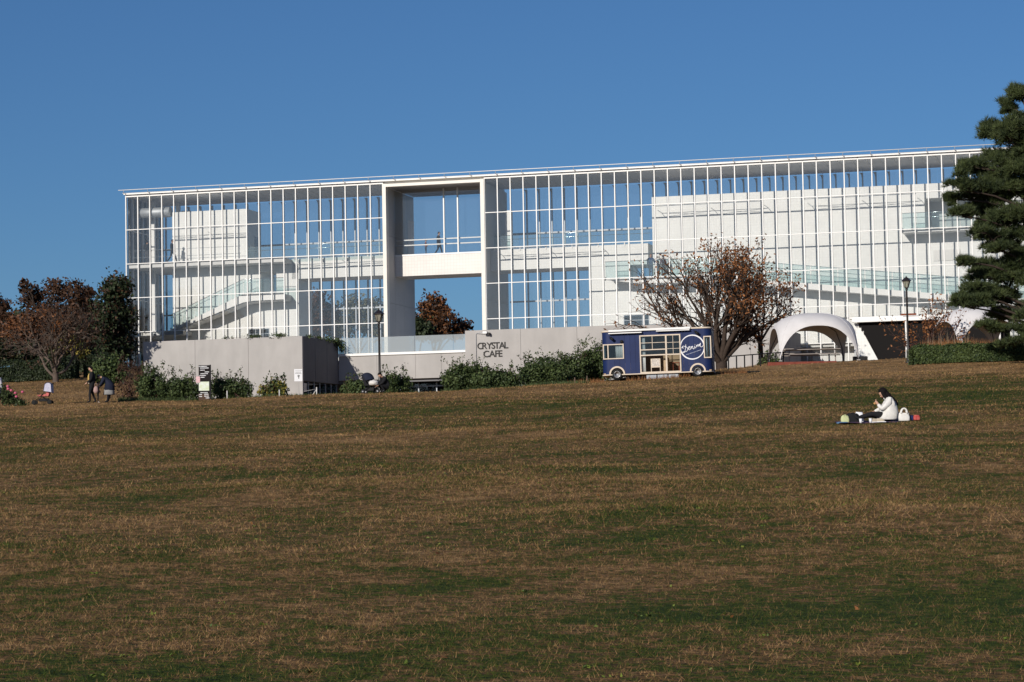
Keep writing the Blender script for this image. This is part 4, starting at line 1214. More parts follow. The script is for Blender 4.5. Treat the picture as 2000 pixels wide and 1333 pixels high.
# round logo
lg = empty("logo", (0, 0, 0)); lg.parent = TRUCK
n = 40; cx_, cz_, rr_ = 4.55, 1.21, .60
P = [(cx_ + rr_ * math.cos(i * 2 * math.pi / n), cz_ + rr_ * math.sin(i * 2 * math.pi / n)) for i in range(n)]
ring = MB()
for i in range(n):
    a, b = 2 * math.pi * i / n, 2 * math.pi * (i + 1) / n; wd = .020 + .012 * abs(math.cos(a - .8))
    q = [(cx_ + (rr_ + s * wd) * math.cos(t), -.012, cz_ + (rr_ + s * wd) * math.sin(t)) for t, s in ((a, -1), (b, -1), (b, 1), (a, 1))]
    ring.add(q + [(x, -.004, z) for x, y, z in q], [(0, 1, 2, 3), (4, 7, 6, 5), (0, 4, 5, 1), (2, 6, 7, 3)])
ring.build("logo_ring", SIGNW, lg)
def stroke(pts, w, parent, m, name="letter"):
    """a brush stroke on the truck side; points in photo-zoom pixels about the logo centre"""
    k = .001349
    p = [(cx_ + (x - 635) * k, cz_ - (y - 585) * k + (x - 635) * k * .022) for x, y in pts]
    sm = []
    for i in range(len(p) - 1):
        p0, p1, p2, p3 = p[max(i - 1, 0)], p[i], p[i + 1], p[min(i + 2, len(p) - 1)]
        for t in (0, .25, .5, .75):
            sm.append(tuple(.5 * ((2 * p1[c]) + (-p0[c] + p2[c]) * t + (2 * p0[c] - 5 * p1[c] + 4 * p2[c] - p3[c]) * t * t + (-p0[c] + 3 * p1[c] - 3 * p2[c] + p3[c]) * t ** 3) for c in (0, 1)))
    sm.append(p[-1])
    o = MB()
    o.tube([(x, -.010, z) for x, z in sm], [w * k * (.55 + .6 * abs(math.sin(.6 + i * .35))) if w > 14 else w * k for i in range(len(sm))], 6)
    return o.build(name, m, parent)
W_ = 12
stroke([(228, 602), (250, 585), (262, 560), (300, 532), (360, 545), (425, 575), (462, 625), (462, 682), (425, 728), (360, 748), (300, 778), (272, 760), (300, 742), (345, 735), (372, 690), (385, 600), (402, 475)], W_, lg, SIGNW)
stroke([(262, 565), (290, 600), (325, 598)], 16, lg, SIGNW)
stroke([(488, 632), (535, 605), (542, 562), (512, 562), (490, 622), (505, 672), (545, 678), (578, 640)], W_, lg, SIGNW)
stroke([(588, 556), (590, 656), (600, 610), (632, 560), (655, 570), (658, 635), (688, 658), (712, 628)], W_ + 2, lg, SIGNW)
stroke([(738, 545), (724, 608), (745, 628), (778, 602)], W_ + 2, lg, SIGNW)
stroke([(738, 492), (742, 500)], 20, lg, SIGNW)
stroke([(795, 520), (800, 600), (808, 560), (838, 512), (852, 530), (852, 590), (862, 548), (890, 500), (905, 520), (905, 572), (915, 520), (938, 462), (948, 480), (930, 555), (950, 592), (992, 600), (1030, 570), (1048, 525)], W_, lg, SIGNW)
for a, b in (((395, 858), (512, 830)), ((528, 826), (650, 792)), ((664, 788), (766, 760)), ((784, 754), (955, 706))):
    stroke([a, ((a[0] + b[0]) / 2, (a[1] + b[1]) / 2), b], 10, lg, SMALLW, "small_line")

# ------------------------------------------------------------------ lamp posts
LAMPGLASS = glass("lantern_glass", (.75, .72, .62), .8, milky=.35, milk_col=(.6, .56, .45))
LAMPIRON = mat("lamp_iron", (.022, .018, .018), .4)
def lamp_post(label, px, ytop, Y):
    o0 = on_ground(px, Y, -.05); h = at(px, ytop, Y).z - o0.z
    t = empty("lamp_post", o0); tag(t, label, "lamp post", "lamp posts on the lawn")
    MB().lathe([(.16, 0), (.16, .12), (.11, .2), (.10, .75), (.075, .85), (.06, 1.0), (.048, h - .75), (.075, h - .7), (.05, h - .66)], n=14).build("post", LAMPIRON, t)
    ln = MB().lathe([(.07, h - .66), (.10, h - .62), (.10, h - .60)], n=6).build("lantern", LAMPIRON, t)
    MB().lathe([(.10, h - .595), (.21, h - .24)], n=6, smooth=False).build("lantern_glass", LAMPGLASS, ln)
    fr = MB()
    for k in range(6):
        a = k * math.pi / 3
        fr.tube([(.105 * math.cos(a), .105 * math.sin(a), h - .6), (.215 * math.cos(a), .215 * math.sin(a), h - .24)], .012, 4)
    fr.build("lantern_bars", LAMPIRON, ln)
    MB().lathe([(.28, h - .26), (.27, h - .23), (.12, h - .10), (.05, h - .05), (.03, h - .03), (.035, h - .01), (.0, h + .03)], n=6, smooth=False).build("lantern_roof", LAMPIRON, ln)
    return t
lamp_post("black lantern lamp post above the crouching person and the navy stroller", 742, 604, 126.2)
lamp_post("black lantern lamp post beside the bare shrub at the end of the clipped hedge", 1776, 540, 137)

# ------------------------------------------------------------------ tents, tables, deck
FABRIC = mat("white_tent_fabric", (.66, .64, .64), .8, var=.07, vscale=1.2)
def tent(label, px, Y, half, rz, hk=1.0):
    o0 = on_ground(px, Y, -.02); t = empty("dome_tent", o0, rz); tag(t, label, "tent", "white dome tents")
    A = 2.02 * hk; kk = (2 * A - 2.84 * hk) / (A * A)
    a = lambda u: A * max(0.0, (1 - abs(u) ** 2.5)) ** .62
    n = 26; us = [math.sin((i / n - .5) * math.pi) for i in range(n + 1)]
    vs = []; fs = []
    for off in (0, .03):
        for v in us:
            for u in us:
                vs.append((u * half * (1 + .0 * abs(v)), v * half, max(0, a(u) + a(v) - kk * a(u) * a(v) - off)))
    m_ = (n + 1)
    for L, flip in ((0, 0), (m_ * m_, 1)):
        for i in range(n):
            for j in range(n):
                q = (L + i * m_ + j, L + i * m_ + j + 1, L + (i + 1) * m_ + j + 1, L + (i + 1) * m_ + j)
                fs.append(q[::-1] if flip else q)
    MB().add(vs, fs, 0, True).build("canopy", FABRIC, t)
    for sx, sy in ((1, 1), (1, -1)):
        MB().tube([(sx * u * half, sy * u * half, max(.02, 2 * a(u) - kk * a(u) ** 2 + .004)) for u in us[1:-1]], .014, 5).build("seam", FABRIC, t)
    for s in (-1, 1):
        MB().tube([(s * half, u * half, max(.02, a(u) - .015)) for u in us[1:-1]], .016, 6).build("hem", FABRIC, t)
        MB().tube([(u * half, s * half, max(.02, a(u) - .015)) for u in us[1:-1]], .016, 6).build("hem", FABRIC, t)
    for sx in (-1, 1):
        for sy in (-1, 1):
            MB().tube([(sx * half * .985, sy * half * .985, 0), (sx * half * .93, sy * half * .93, 1.0 * hk), (sx * half * .75, sy * half * .75, 1.9 * hk), (0, 0, 2.74 * hk)], .022, 6).build("pole", BLACKM, t)
            MB().box(sx * half - .09, sx * half + .09, sy * half - .09, sy * half + .09, 0, .05).build("foot_weight", CONC, t)
    return t
tent("white dome tent over the picnic tables", 1589, 148, 2.22, rad(3))
tent("white dome tent partly hidden by the pine and the dry grasses", 1912, 143.5, 2.05, rad(15), .98)
TABLEW = mat("weathered_table", (.30, .27, .25), .7, var=.15, vscale=5)
def picnic_table(label, px, Y, L, rz=0):
    o0 = on_ground(px, Y, .06); t = empty("picnic_table", o0, rz); tag(t, label, "picnic table", "picnic tables by the tents")
    for k in range(5): MB().box(-L / 2, L / 2, -.38 + k * .155, -.38 + k * .155 + .145, .70, .74).build("top_plank", TABLEW, t)
    for s in (-1, 1):
        for k in (0, 1): MB().box(-L / 2, L / 2, s * .72 - .14 + k * .145, s * .72 - .005 + k * .145, .41, .45).build("bench_plank", TABLEW, t)
    for x in (-L / 2 + .3, L / 2 - .3):
        o = MB().box(x - .03, x + .03, -.8, .8, .33, .40)
        o.prism([(-.04, 0), (.04, 0), (.04, .70), (-.04, .70)], -.06, .06) if False else None
        o.tube([(x, -.62, -.10), (x, -.22, .70)], .04, 4).tube([(x, .62, -.10), (x, .22, .70)], .04, 4)
        o.build("leg_frame", TABLEW, t)
    return t
picnic_table("long picnic table with benches under the white tent's arch", 1588, 147, 3.2, -rad(6))
picnic_table("picnic table deeper inside the white tent", 1560, 149, 2.2, -rad(6))
dk = MB().box(-1.9, 1.9, -1.1, 1.6, -.5, .05)
REDDECK = mat("red_deck_boards", (.20, .052, .035), .7, var=.2, vscale=3)
a_ = on_ground(1566, 145.6, .0)
dko = empty("wooden_deck", a_, -rad(4)); tag(dko, "low red-brown wooden deck in front of the picnic tables", "deck")
for k in range(16): MB().box(-1.9, 1.9, -1.4 + k * .165, -1.4 + k * .165 + .155, -.30, .06).build("deck_board", REDDECK, dko)

# ------------------------------------------------------------------ dark shelter below the building, right
sh0 = on_ground(1725, 168, -.05); SH = empty("shelter", sh0, -TH)
tag(SH, "dark open shelter under a white beam beside the white tent", "shelter")
def shp(px, py):
    r = ray(px, py); n_ = Vector((math.sin(TH), math.cos(TH), 0)); t_ = ((sh0 - Vector((0, 0, CAMZ))).dot(n_)) / r.dot(n_)
    p = Vector((0, 0, CAMZ)) + r * t_ - sh0
    return (p.x * math.cos(TH) - p.y * math.sin(TH), p.z)
bx0, bz = shp(1664, 627); bx1, _q = shp(1960, 612)
MB().box(bx0, bx1, -.15, .15, bz - .12, bz + .14).build("beam", WHITE, SH)
MB().box(bx0 - .2, bx1, .15, 5.5, bz + .14, bz + .24).build("roof", WHITE, SH)
for px in (1770, 1878, 1952):
    x, z = shp(px, 640); MB().box(x - .07, x + .07, -.08, .08, 0, bz - .12).build("post", WHITE, SH)
BLACKIN = mat("shelter_shade_black", (.012, .011, .011), .9)  # flat black that puts the shelter's inner shade into colour
steps = []
for k in range(11):
    a, z = shp(1676 + (1724 - 1676) * k / 10, 632 + (703 - 632) * k / 10); steps.append((a, z))
poly = [steps[0]]
for (a, z), (b, z2) in zip(steps[:-1], steps[1:]): poly += [(a, z2), (b, z2)]
xr = bx1
poly = poly + [(xr, poly[-1][1]), (xr, bz - .13), (poly[0][0], bz - .13)]
MB().prism(poly, .35, .40).build("painted_shade", BLACKIN, SH)  # stepped black sheet added to stand for the shade under the beam
sw = MB().prism([(steps[0][0] - .35, bz - .13), (steps[0][0] - .35, -.2), (steps[-1][0], -.2), (steps[-1][0], .1), (steps[0][0] - .05, bz - .14)], .45, .6)
sw.build("stair_wall", TILE, SH)
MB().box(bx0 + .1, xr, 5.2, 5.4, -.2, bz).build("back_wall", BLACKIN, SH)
x, z = shp(1775, 615); MB().box(x - .5, x + .5, -.25, -.18, z - .06, z + .06).build("beam_sign", REDWOOD, SH)
x, z = shp(1668, 670); MB().box(x + .0, x + .9, -.9, -.3, .2, 1.0).build("stored_crate", BLACKM, SH)

# ------------------------------------------------------------------ signs
so = on_ground(399.5, 124.2, -.05); SG = empty("map_sign", so, rad(3)); tag(SG, "tall dark information sign with white lines and a pale map beside the shrubs", "sign")
PANELD = mat("sign_dark_panel", (.018, .015, .015), .75); BROWNP = mat("sign_brown_foot", (.085, .05, .035), .5)
MAPP = mat("map_print", (.62, .70, .42), .6, col2=(.80, .84, .80), vscale=7); PINKP = mat("pink_notice", (.72, .48, .50), .6, var=.2, vscale=12)
sc_ = 124.2 / FPX
def sgp(px, py): p = at(px, py, 124.2) - so; return p.x, p.z
x0, zt = sgp(388, 714); x1, _ = sgp(410.2, 714)
MB().box(x0, x1, -.05, .05, -.1, zt).build("board", PANELD, SG)
MB().box(x1 - .015, x1 + .04, -.09, .09, -.1, zt + .02).build("post", BLACKM, SG)
xm0, zm1 = sgp(388.6, 746.2); xm1, zm0 = sgp(408.6, 763.4)
MB().box(xm0, xm1, -.066, -.052, zm0, zm1).build("map", MAPP, SG)
xm0, zm1 = sgp(383, 736); xm1, zm0 = sgp(391, 748)
MB().box(xm0, xm1, -.082, -.068, zm0, zm1).build("notice", PINKP, SG)
xm0, zm1 = sgp(388.2, 770); xm1, zm0 = sgp(409.6, 783)
MB().box(xm0, xm1 - .03, -.058, -.051, -.1, zm1).build("foot_panel", BROWNP, SG)
for a, b, y in ((388.5, 405, 716.3), (391, 408, 719.5), (391, 400, 723.6), (400, 408.5, 727), (392, 406, 730.5), (390, 403, 734), (392, 400, 737.5), (392, 406, 767.5), (389.5, 395, 771), (399, 408, 770.5), (389.5, 395, 775), (399, 408, 774.3), (402, 409, 777.8)):
    a0, z = sgp(a, y); b0, _ = sgp(b, y); nseg = max(3, int((b - a) / 1.6)); o = MB()
    R_ = nrg(int(a * 7 + y)); w_ = (b0 - a0) / nseg
    for k in range(nseg): o.box(a0 + k * w_, a0 + (k + .55 + .4 * R_.random()) * w_, -.0625 if y > 765 else -.056, -.0585 if y > 765 else -.0505, z - .02, z + .02)
    tag(o.build("text_line", SIGNW, SG), kind='stuff')
so2 = on_ground(583.5, 124.6, -.05); S2 = empty("notice_sign", so2, rad(2)); tag(S2, "white notice board on a thin post in front of the concrete wall corner", "sign")
def s2(px, py): p = at(px, py, 124.6) - so2; return p.x, p.z
x0, z1 = s2(574.6, 721.5); x1, z0 = s2(590.6, 745)
MB().box(x0, x1, -.02, .02, z0, z1).build("board", SIGNW, S2)
MB().box(-.025, .025, -.015, .03, 0, z0).build("post", CONC, S2)
GREYT = mat("grey_print", (.30, .30, .30), .6)
for a, b, y, hh in ((576.5, 590, 724.4, .015), (577, 588, 727.4, .03), (576.3, 589, 730, .03)):
    a0, z = s2(a, y); b0, _ = s2(b, y); o = MB(); w_ = (b0 - a0) / 9
    for k in range(9): o.box(a0 + k * w_, a0 + (k + .7) * w_, -.026, -.021, z - hh / 2, z + hh / 2)
    tag(o.build("text_line", GREYT, S2), kind='stuff')
a0, z = s2(583, 734.5); o = MB().lathe([(.055, 0), (.055, .004)], (a0, -.026, z), 14, axis='y'); o.build("pictogram", GREYT, S2)
a0, z = s2(583.2, 738); MB().box(a0 - .02, a0 + .03, -.026, -.021, z - .05, z + .04).build("pictogram", GREYT, S2)

# ------------------------------------------------------------------ low posts and railings
POSTW = mat("white_stake", (.62, .60, .58), .6); POSTB = mat("brown_stake", (.14, .10, .075), .8)
for k, (px, yt, Y, m, lean, lab) in enumerate([(443.5, 764, 124.6, POSTW, 0, "thin white stake in front of the dark green shrub"),
        (545.5, 762, 124.6, POSTW, 0, "thin pale stake beside the yellowing shrub"),
        (618.5, 757, 124.8, POSTW, 1, "pale stake with a leaning brace before the shaded cafe wall"),
        (1147, 735, 127.6, POSTB, 0, "short brown stake in the dry grass near the food truck's end"),
        (1123, 738, 127.2, POSTB, 0, "short brown stake between the tall shrub and the dry grass")]):
    g_ = on_ground(px, Y, -.1); h = at(px, yt, Y).z - g_.z
    t = empty("stake", g_); tag(t, lab, "stake")
    MB().tube([(0, 0, 0), (0, 0, h)], .028, 7).lathe([(.034, h - .02), (.034, h + .01)], n=7).build("shaft", m, t)
    if lean: MB().tube([(0, 0, h * .8), (-.28, 0, 0.02)], .018, 6).tube([(0, 0, h * .85), (-.62, 0, h * .62)], .008, 4).build("brace", m, t)
fr0 = on_ground(1424, 142, -.1); FN = empty("railing", fr0); tag(FN, "low dark railing between the tree trunk and the white tent", "railing")
a_ = on_ground(1424, 142) - fr0; b_ = on_ground(1532, 146) - fr0
for k in range(8):
    p = a_.lerp(b_, k / 7); MB().box(p.x - .035, p.x + .035, p.y - .035, p.y + .035, p.z - .3, p.z + .72).build("post", BLACKM, FN)
MB().tube([a_ + Vector((-.1, 0, .72)), b_ + Vector((.1, 0, .72))], .03, 6).build("top_rail", BLACKM, FN)
# terrace railing seen behind the glass wall
TR = empty("terrace_railing", tuple(bw(3.5, -.9, 0.0)), -TH); tag(TR, "thin steel railing on the terrace before the lower left glass bays", "railing")
for x in (0, 2.9): MB().tube([(x, 0, -.02), (x, 0, 1.55)], .03, 6).build("post", STAINLESS, TR)
MB().tube([(0, 0, 1.55), (2.9, 0, 1.55)], .03, 6).build("top_rail", STAINLESS, TR)
MB().tube([(0, 0, 1.1), (2.9, 0, 1.1)], .015, 6).build("mid_rail", STAINLESS, TR)
# ------------------------------------------------------------------ people
SKIN = mat("skin", (.50, .30, .21), .6); HAIR = mat("black_hair", (.010, .008, .008), .8, spec=.1)
CLO = {}
def cloth(name, col, var=.12):
    if name not in CLO: CLO[name] = mat(name + "_cloth", col, .85, var=var, vscale=9)
    return CLO[name]
def V(*a): return Vector(a)
STAND = dict(pelvis=(0, 0, .93), spine=(0, 0, 1.13), chest=(.0, 0, 1.33), neck=(.0, 0, 1.48), head=(.02, 0, 1.60),
             shL=(0, .18, 1.40), elL=(-.02, .24, 1.12), wrL=(.06, .24, .88), shR=(0, -.18, 1.40), elR=(-.02, -.24, 1.12), wrR=(.06, -.24, .88),
             hiL=(0, .09, .90), knL=(.02, .10, .49), anL=(0, .10, .09), toL=(.15, .10, .035), hiR=(0, -.09, .90), knR=(.02, -.10, .49), anR=(0, -.10, .09), toR=(.15, -.10, .035))
RADI = dict(pelvis=.145, spine=.135, chest=.155, neck=.058, sh=.085, el=.058, wr=.042, hi=.10, kn=.066, an=.048, to=.038)
EDG = [('pelvis', 'spine', 'top'), ('spine', 'chest', 'top'), ('chest', 'neck', 'top')] + \
      [e for s in 'LR' for e in (('chest', 'sh' + s, 'top'), ('sh' + s, 'el' + s, 'top'), ('el' + s, 'wr' + s, 'top'), ('pelvis', 'hi' + s, 'bottom'), ('hi' + s, 'kn' + s, 'bottom'), ('kn' + s, 'an' + s, 'bottom'), ('an' + s, 'to' + s, 'shoe'))]
def person(label, loc, rz, h, pose, top, bottom, shoe, hair='short', look=(1, 0, 0), fat=1.0, group=None, grip=.5, hood=None):
    J = {k: Vector(v) for k, v in STAND.items()}
    for k, v in pose.items(): J[k] = Vector(v)
    t = empty("person", loc, rz); tag(t, label, "person", group)
    names = [k for k in J if k != 'head']; ix = {k: i for i, k in enumerate(names)}
    me = bpy.data.meshes.new("body"); me.from_pydata([J[k][:] for k in names], [(ix[a], ix[b]) for a, b, c in EDG], []); me.update()
    o = bpy.data.objects.new("body_tmp", me); COL.objects.link(o)
    o.modifiers.new("skin", 'SKIN')
    for k in names:
        r = RADI.get(k, RADI.get(k[:2], .08)) * (fat if k[:2] in ('pe', 'sp', 'ch', 'sh', 'el', 'hi') else 1)
        sv = me.skin_vertices[0].data[ix[k]]; sv.radius = (r, r); sv.use_root = (k == 'pelvis')
    m2 = o.modifiers.new("sub", 'SUBSURF'); m2.levels = 2; m2.render_levels = 2
    dg = bpy.context.evaluated_depsgraph_get(); ev = bpy.data.meshes.new_from_object(o.evaluated_get(dg))
    bpy.data.objects.remove(o)
    B_ = MB(); B_.v = [v.co[:] for v in ev.vertices]; B_.f = [tuple(p.vertices) for p in ev.polygons]
    slot = dict(top=0, bottom=1, shoe=2, skin=3)
    segs = [(J[a], J[b], slot[c]) for a, b, c in EDG]
    for p in ev.polygons:
        c = p.center; best = (9, 0)
        for a, b, s in segs:
            d = b - a; u = max(0, min(1, (c - a).dot(d) / max(1e-6, d.length_squared)))
            q = (c - a - d * u).length
            if q < best[0]: best = (q, s)
        s = best[1]
        if (c - J['neck']).length < .06 and c.z > J['neck'].z - .01: s = 3
        B_.m.append(s); B_.sm.append(True)
    # head on the neck: skull, jaw, nose, ears
    L = Vector(look).normalized(); up = (J['head'] - J['neck']).normalized(); sd = up.cross(L).normalized(); L = sd.cross(up).normalized()
    hd = J['head'] + up * .03
    M = Matrix((L, sd, up)).transposed()
    sub = MB()
    sub.ellipsoid((0, 0, .02), (.095, .077, .112), 3, 14, 10, fn=lambda d: 1 - .10 * max(0, -d.z) * (1 - max(0, d.x)))
    sub.ellipsoid((.088, 0, .0), (.022, .014, .026), 3, 8, 6)
    sub.ellipsoid((.0, .078, .01), (.022, .012, .032), 3, 8, 6); sub.ellipsoid((.0, -.078, .01), (.022, .012, .032), 3, 8, 6)
    for y in (.032, -.032): sub.ellipsoid((.083, y, .03), (.012, .013, .008), 4, 8, 5)
    sub.ellipsoid((.086, 0, -.045), (.010, .024, .007), 5, 8, 5)
    sub.tube([(-.01, 0, -.14), (0, 0, -.05)], [.05, .052], 10, 3)
    sub.v = [tuple(hd + M @ Vector(p)) for p in sub.v]
    B_.add(sub.v, sub.f, 3, True); B_.m[-len(sub.f):] = sub.m
    # hands: palm, four fingers and a thumb from its side
    for s, sg_ in (('L', 1), ('R', -1)):
        w = J['wr' + s]; d = (w - J['el' + s]).normalized()
        n_ = d.cross(Vector((0, sg_, .2))).normalized(); b = d.cross(n_).normalized()
        pc = w + d * .055
        B_.tube([w - d * .02, w + d * .02, w + d * .095], [.030, .036, .034], 8, 3)
        for k, fl in enumerate((.070, .080, .074, .058)):
            f0 = w + d * .09 + b * (.026 - .0175 * k)
            f1 = f0 + d * fl * .5 + n_ * fl * .25 * grip; f2 = f1 + (d * (1 - grip) + n_ * grip).normalized() * fl * .5
            B_.tube([f0, f1, f2], [.0095, .009, .007], 5, 3)
        th0 = w + d * .03 + b * .032; B_.tube([th0, th0 + d * .03 + b * .03, th0 + d * .065 + b * .03 + n_ * .03 * grip], [.012, .011, .008], 5, 3)
    k = h / 1.72
    body = B_.build("body", [top, bottom, shoe, SKIN, HAIR, cloth("lip", (.40, .13, .11))], t); body.scale = (k, k, k)
    # hair
    Hh = MB()
    Hh.ellipsoid((-.012, 0, .045), (.103, .090, .104), 0, 14, 10, fn=lambda d: 1.0 if (d.x < .55 or d.z > .45) else .72)
    if hair == 'long':
        Hh.ellipsoid((-.055, 0, -.10), (.075, .095, .20), 0, 12, 8)
        Hh.ellipsoid((-.085, 0, -.28), (.045, .085, .17), 0, 12, 8)
        for y in (.075, -.075): Hh.ellipsoid((.025, y, -.09), (.055, .026, .19), 0, 10, 8)
        Hh.ellipsoid((-.02, 0, .05), (.118, .104, .112), 0, 14, 10, fn=lambda d: 1.0 if (d.x < .45 or d.z > .5) else .7)
    Hh.v = [tuple(hd + M @ Vector(p)) for p in Hh.v]
    hm = Hh.build("hair" if hood is None else "hood", HAIR if hood is None else hood, t); hm.scale = (k, k, k)
    return t, J, k
def skirt(t, prof, m, k, name="skirt", c=(0, 0, 0)):
    o = MB()
    n = 20; vs = []; fs = []
    for i, (z, rx, ry, ox) in enumerate(prof):
        for j in range(n):
            a = 2 * math.pi * j / n; q = 1 + .05 * math.sin(5 * a + i)
            vs.append((c[0] + ox + rx * q * math.cos(a), c[1] + ry * q * math.sin(a), c[2] + z))
    for i in range(len(prof) - 1):
        for j in range(n):
            j2 = (j + 1) % n; fs.append((i * n + j, i * n + j2, (i + 1) * n + j2, (i + 1) * n + j))
    o.add(vs, fs, 0, True).build(name, m, t).scale = (k, k, k)
black = cloth("black", (.016, .016, .018)); navy = cloth("navy", (.018, .022, .040)); grey = cloth("grey_skirt", (.28, .28, .28)); shoe = cloth("dark_shoe", (.02, .02, .02))
whitec = cloth("cream_white", (.70, .68, .64)); blue = cloth("denim_blue", (.05, .09, .20)); tan_ = cloth("mustard", (.48, .33, .10)); jeans = cloth("jeans", (.05, .065, .10)); palep = cloth("pale_pink", (.38, .25, .23))
lav = cloth("pale_grey", (.48, .47, .52)); beige = cloth("beige", (.50, .43, .33)); darkg = cloth("dark_green", (.05, .07, .055)); maroon = cloth("maroon", (.15, .04, .05))
# 1 walking man
t, J, k = person("man in an open black jacket over a mustard shirt walking on the crest", on_ground(180, 123.0, .0), rad(183), 1.72,
    dict(knL=(.10, .10, .50), anL=(.10, .10, .09), toL=(.25, .10, .035), knR=(.00, -.10, .50), anR=(-.16, -.10, .10), toR=(-.02, -.10, .035),
         elL=(.02, .25, 1.13), wrL=(.22, .24, .96), elR=(-.08, -.25, 1.12), wrR=(-.02, -.26, .86), head=(.05, 0, 1.60)), black, black, shoe, fat=1.28)
o = MB(); o.ellipsoid((.11, .02, 1.18), (.10, .10, .25), 0, 14, 10); o.build("shirt", tan_, t).scale = (k, k, k)
MB().ellipsoid((.10, 0, .96), (.075, .07, .05), 0, 12, 8).build("shirt_hem", whitec, t).scale = (k, k, k)
# 2 child
t, J, k = person("small child in black between the walking man and the bending woman", on_ground(191, 123.2), rad(10), .98,
    dict(head=(.03, 0, 1.62), wrL=(.12, .22, .95), wrR=(.14, -.22, .98)), black, black, cloth("pale_shoe", (.6, .5, .45)), fat=1.15)
bg_ = empty("bag", on_ground(187.3, 122.8, .42)); tag(bg_, "pinkish cloth bag held beside the small child", "bag")
MB().ellipsoid((0, 0, .22), (.12, .09, .17), 0, 14, 10, fn=lambda d: 1.12 if d.z < 0 else .95).build("pouch", palep, bg_)
MB().tube([(-.07, 0, .36), (-.05, 0, .50), (.05, 0, .50), (.07, 0, .36)], .012, 6).build("handle", palep, bg_)
# 3 bending woman
t, J, k = person("woman in a dark navy coat and grey skirt bending towards the child", on_ground(210.5, 123.3), rad(180), 1.62,
    dict(pelvis=(-.12, 0, .92), spine=(.0, 0, 1.08), chest=(.16, 0, 1.20), neck=(.28, 0, 1.27), head=(.38, 0, 1.30), shL=(.18, .18, 1.22), shR=(.18, -.18, 1.22),
         elL=(.28, .22, .98), elR=(.28, -.22, .98), wrL=(.40, .18, .84), wrR=(.40, -.18, .84), hiL=(-.10, .09, .88), hiR=(-.10, -.09, .88), knL=(-.04, .1, .48), knR=(-.10, -.1, .48)),
    navy, black, shoe, look=(.75, 0, -.66), fat=1.25, hood=navy)
skirt(t, [(.95, .17, .17, -.10), (.70, .24, .24, -.08), (.42, .29, .28, -.06), (.40, .27, .26, -.06)], grey, k)
skirt(t, [(1.15, .17, .20, .02), (.95, .22, .22, -.09), (.64, .27, .26, -.09), (.62, .25, .24, -.09)], navy, k, "coat_tail")
# 4 person at the left edge
t, J, k = person("person in pale grey coat and trousers by the rose bush", on_ground(-7, 122.4), rad(90), 1.62, {}, lav, lav, shoe, fat=1.2)
skirt(t, [(1.0, .20, .22, 0), (.75, .22, .25, 0), (.70, .20, .23, 0)], lav, k, "coat_tail")
# 5 crouching person
CROUCH = dict(pelvis=(-.10, 0, .30), spine=(-.06, 0, .48), chest=(.04, 0, .64), neck=(.12, 0, .74), head=(.20, 0, .80), shL=(.05, .18, .66), shR=(.05, -.18, .66),
              elL=(.22, .22, .46), elR=(.22, -.22, .46), wrL=(.38, .10, .36), wrR=(.38, -.10, .36), hiL=(-.08, .1, .28), hiR=(-.08, -.1, .28), knL=(.30, .13, .42), knR=(.30, -.13, .42),
              anL=(.06, .12, .09), anR=(.06, -.12, .09), toL=(.21, .12, .035), toR=(.21, -.12, .035))
person("person in black crouching at the foot of the lamp post beside a stroller", on_ground(752, 124.2, .02), rad(205), 1.78, CROUCH, black, black, shoe, look=(.8, .1, -.5), fat=1.2)
# people inside the glass building
def in_building(s, d, z): return bw(s, d, z)
GI = "visitors inside the glass building"
person("visitor in dark jacket and pale trousers standing at the end of the upper deck", in_building(1.5, .6, L2 - .02), -TH + rad(75), 1.80,
       dict(wrL=(.18, .2, 1.05), wrR=(.18, -.2, 1.05)), black, cloth("slate_trousers", (.09, .09, .10)), shoe, fat=1.5, group=GI)
person("visitor in black striding along the upper deck beside the white core", in_building(3.55, .7, L2 - .02), -TH + rad(2), 1.80,
       dict(knL=(.22, .09, .50), anL=(.34, .09, .10), toL=(.49, .09, .06), knR=(-.08, -.09, .50), anR=(-.38, -.09, .12), toR=(-.26, -.09, .035), pelvis=(0, 0, .90), wrL=(-.10, .24, .88), wrR=(.24, -.24, .95)), black, black, shoe, group=GI)
person("man in black walking across the bridge above the gateway", in_building(24.5, 2.9, bz0 - .10), -TH, 1.78,
       dict(knL=(.16, .09, .50), anL=(.24, .09, .10), toL=(.39, .09, .06), knR=(-.04, -.09, .50), anR=(-.30, -.09, .12), toR=(-.18, -.09, .035)), black, black, shoe, group=GI, fat=1.15)
person("child in a red top with a white pack on the bridge behind the man", in_building(23.4, 3.1, bz0 - .10), -TH + rad(20), 1.30, dict(elL=(0, .32, 1.2), elR=(0, -.32, 1.2), wrL=(.1, .4, 1.1), wrR=(.1, -.4, 1.1)),
       cloth("faded_red", (.35, .12, .10)), jeans, shoe, group=GI)
t, J, k = person("visitor in a blue jacket leaning on the glass rail of the landing", in_building(41.4, 1.0, L3 - .02), -TH - rad(60), 1.76, dict(elL=(-.02, .30, 1.14), wrL=(.10, .34, .98)), blue, jeans, shoe, group=GI)
person("visitor in a maroon top beside the blue jacket on the landing", in_building(42.3, 1.2, L3 - .02), -TH - rad(100), 1.66, {}, maroon, black, shoe, group=GI)

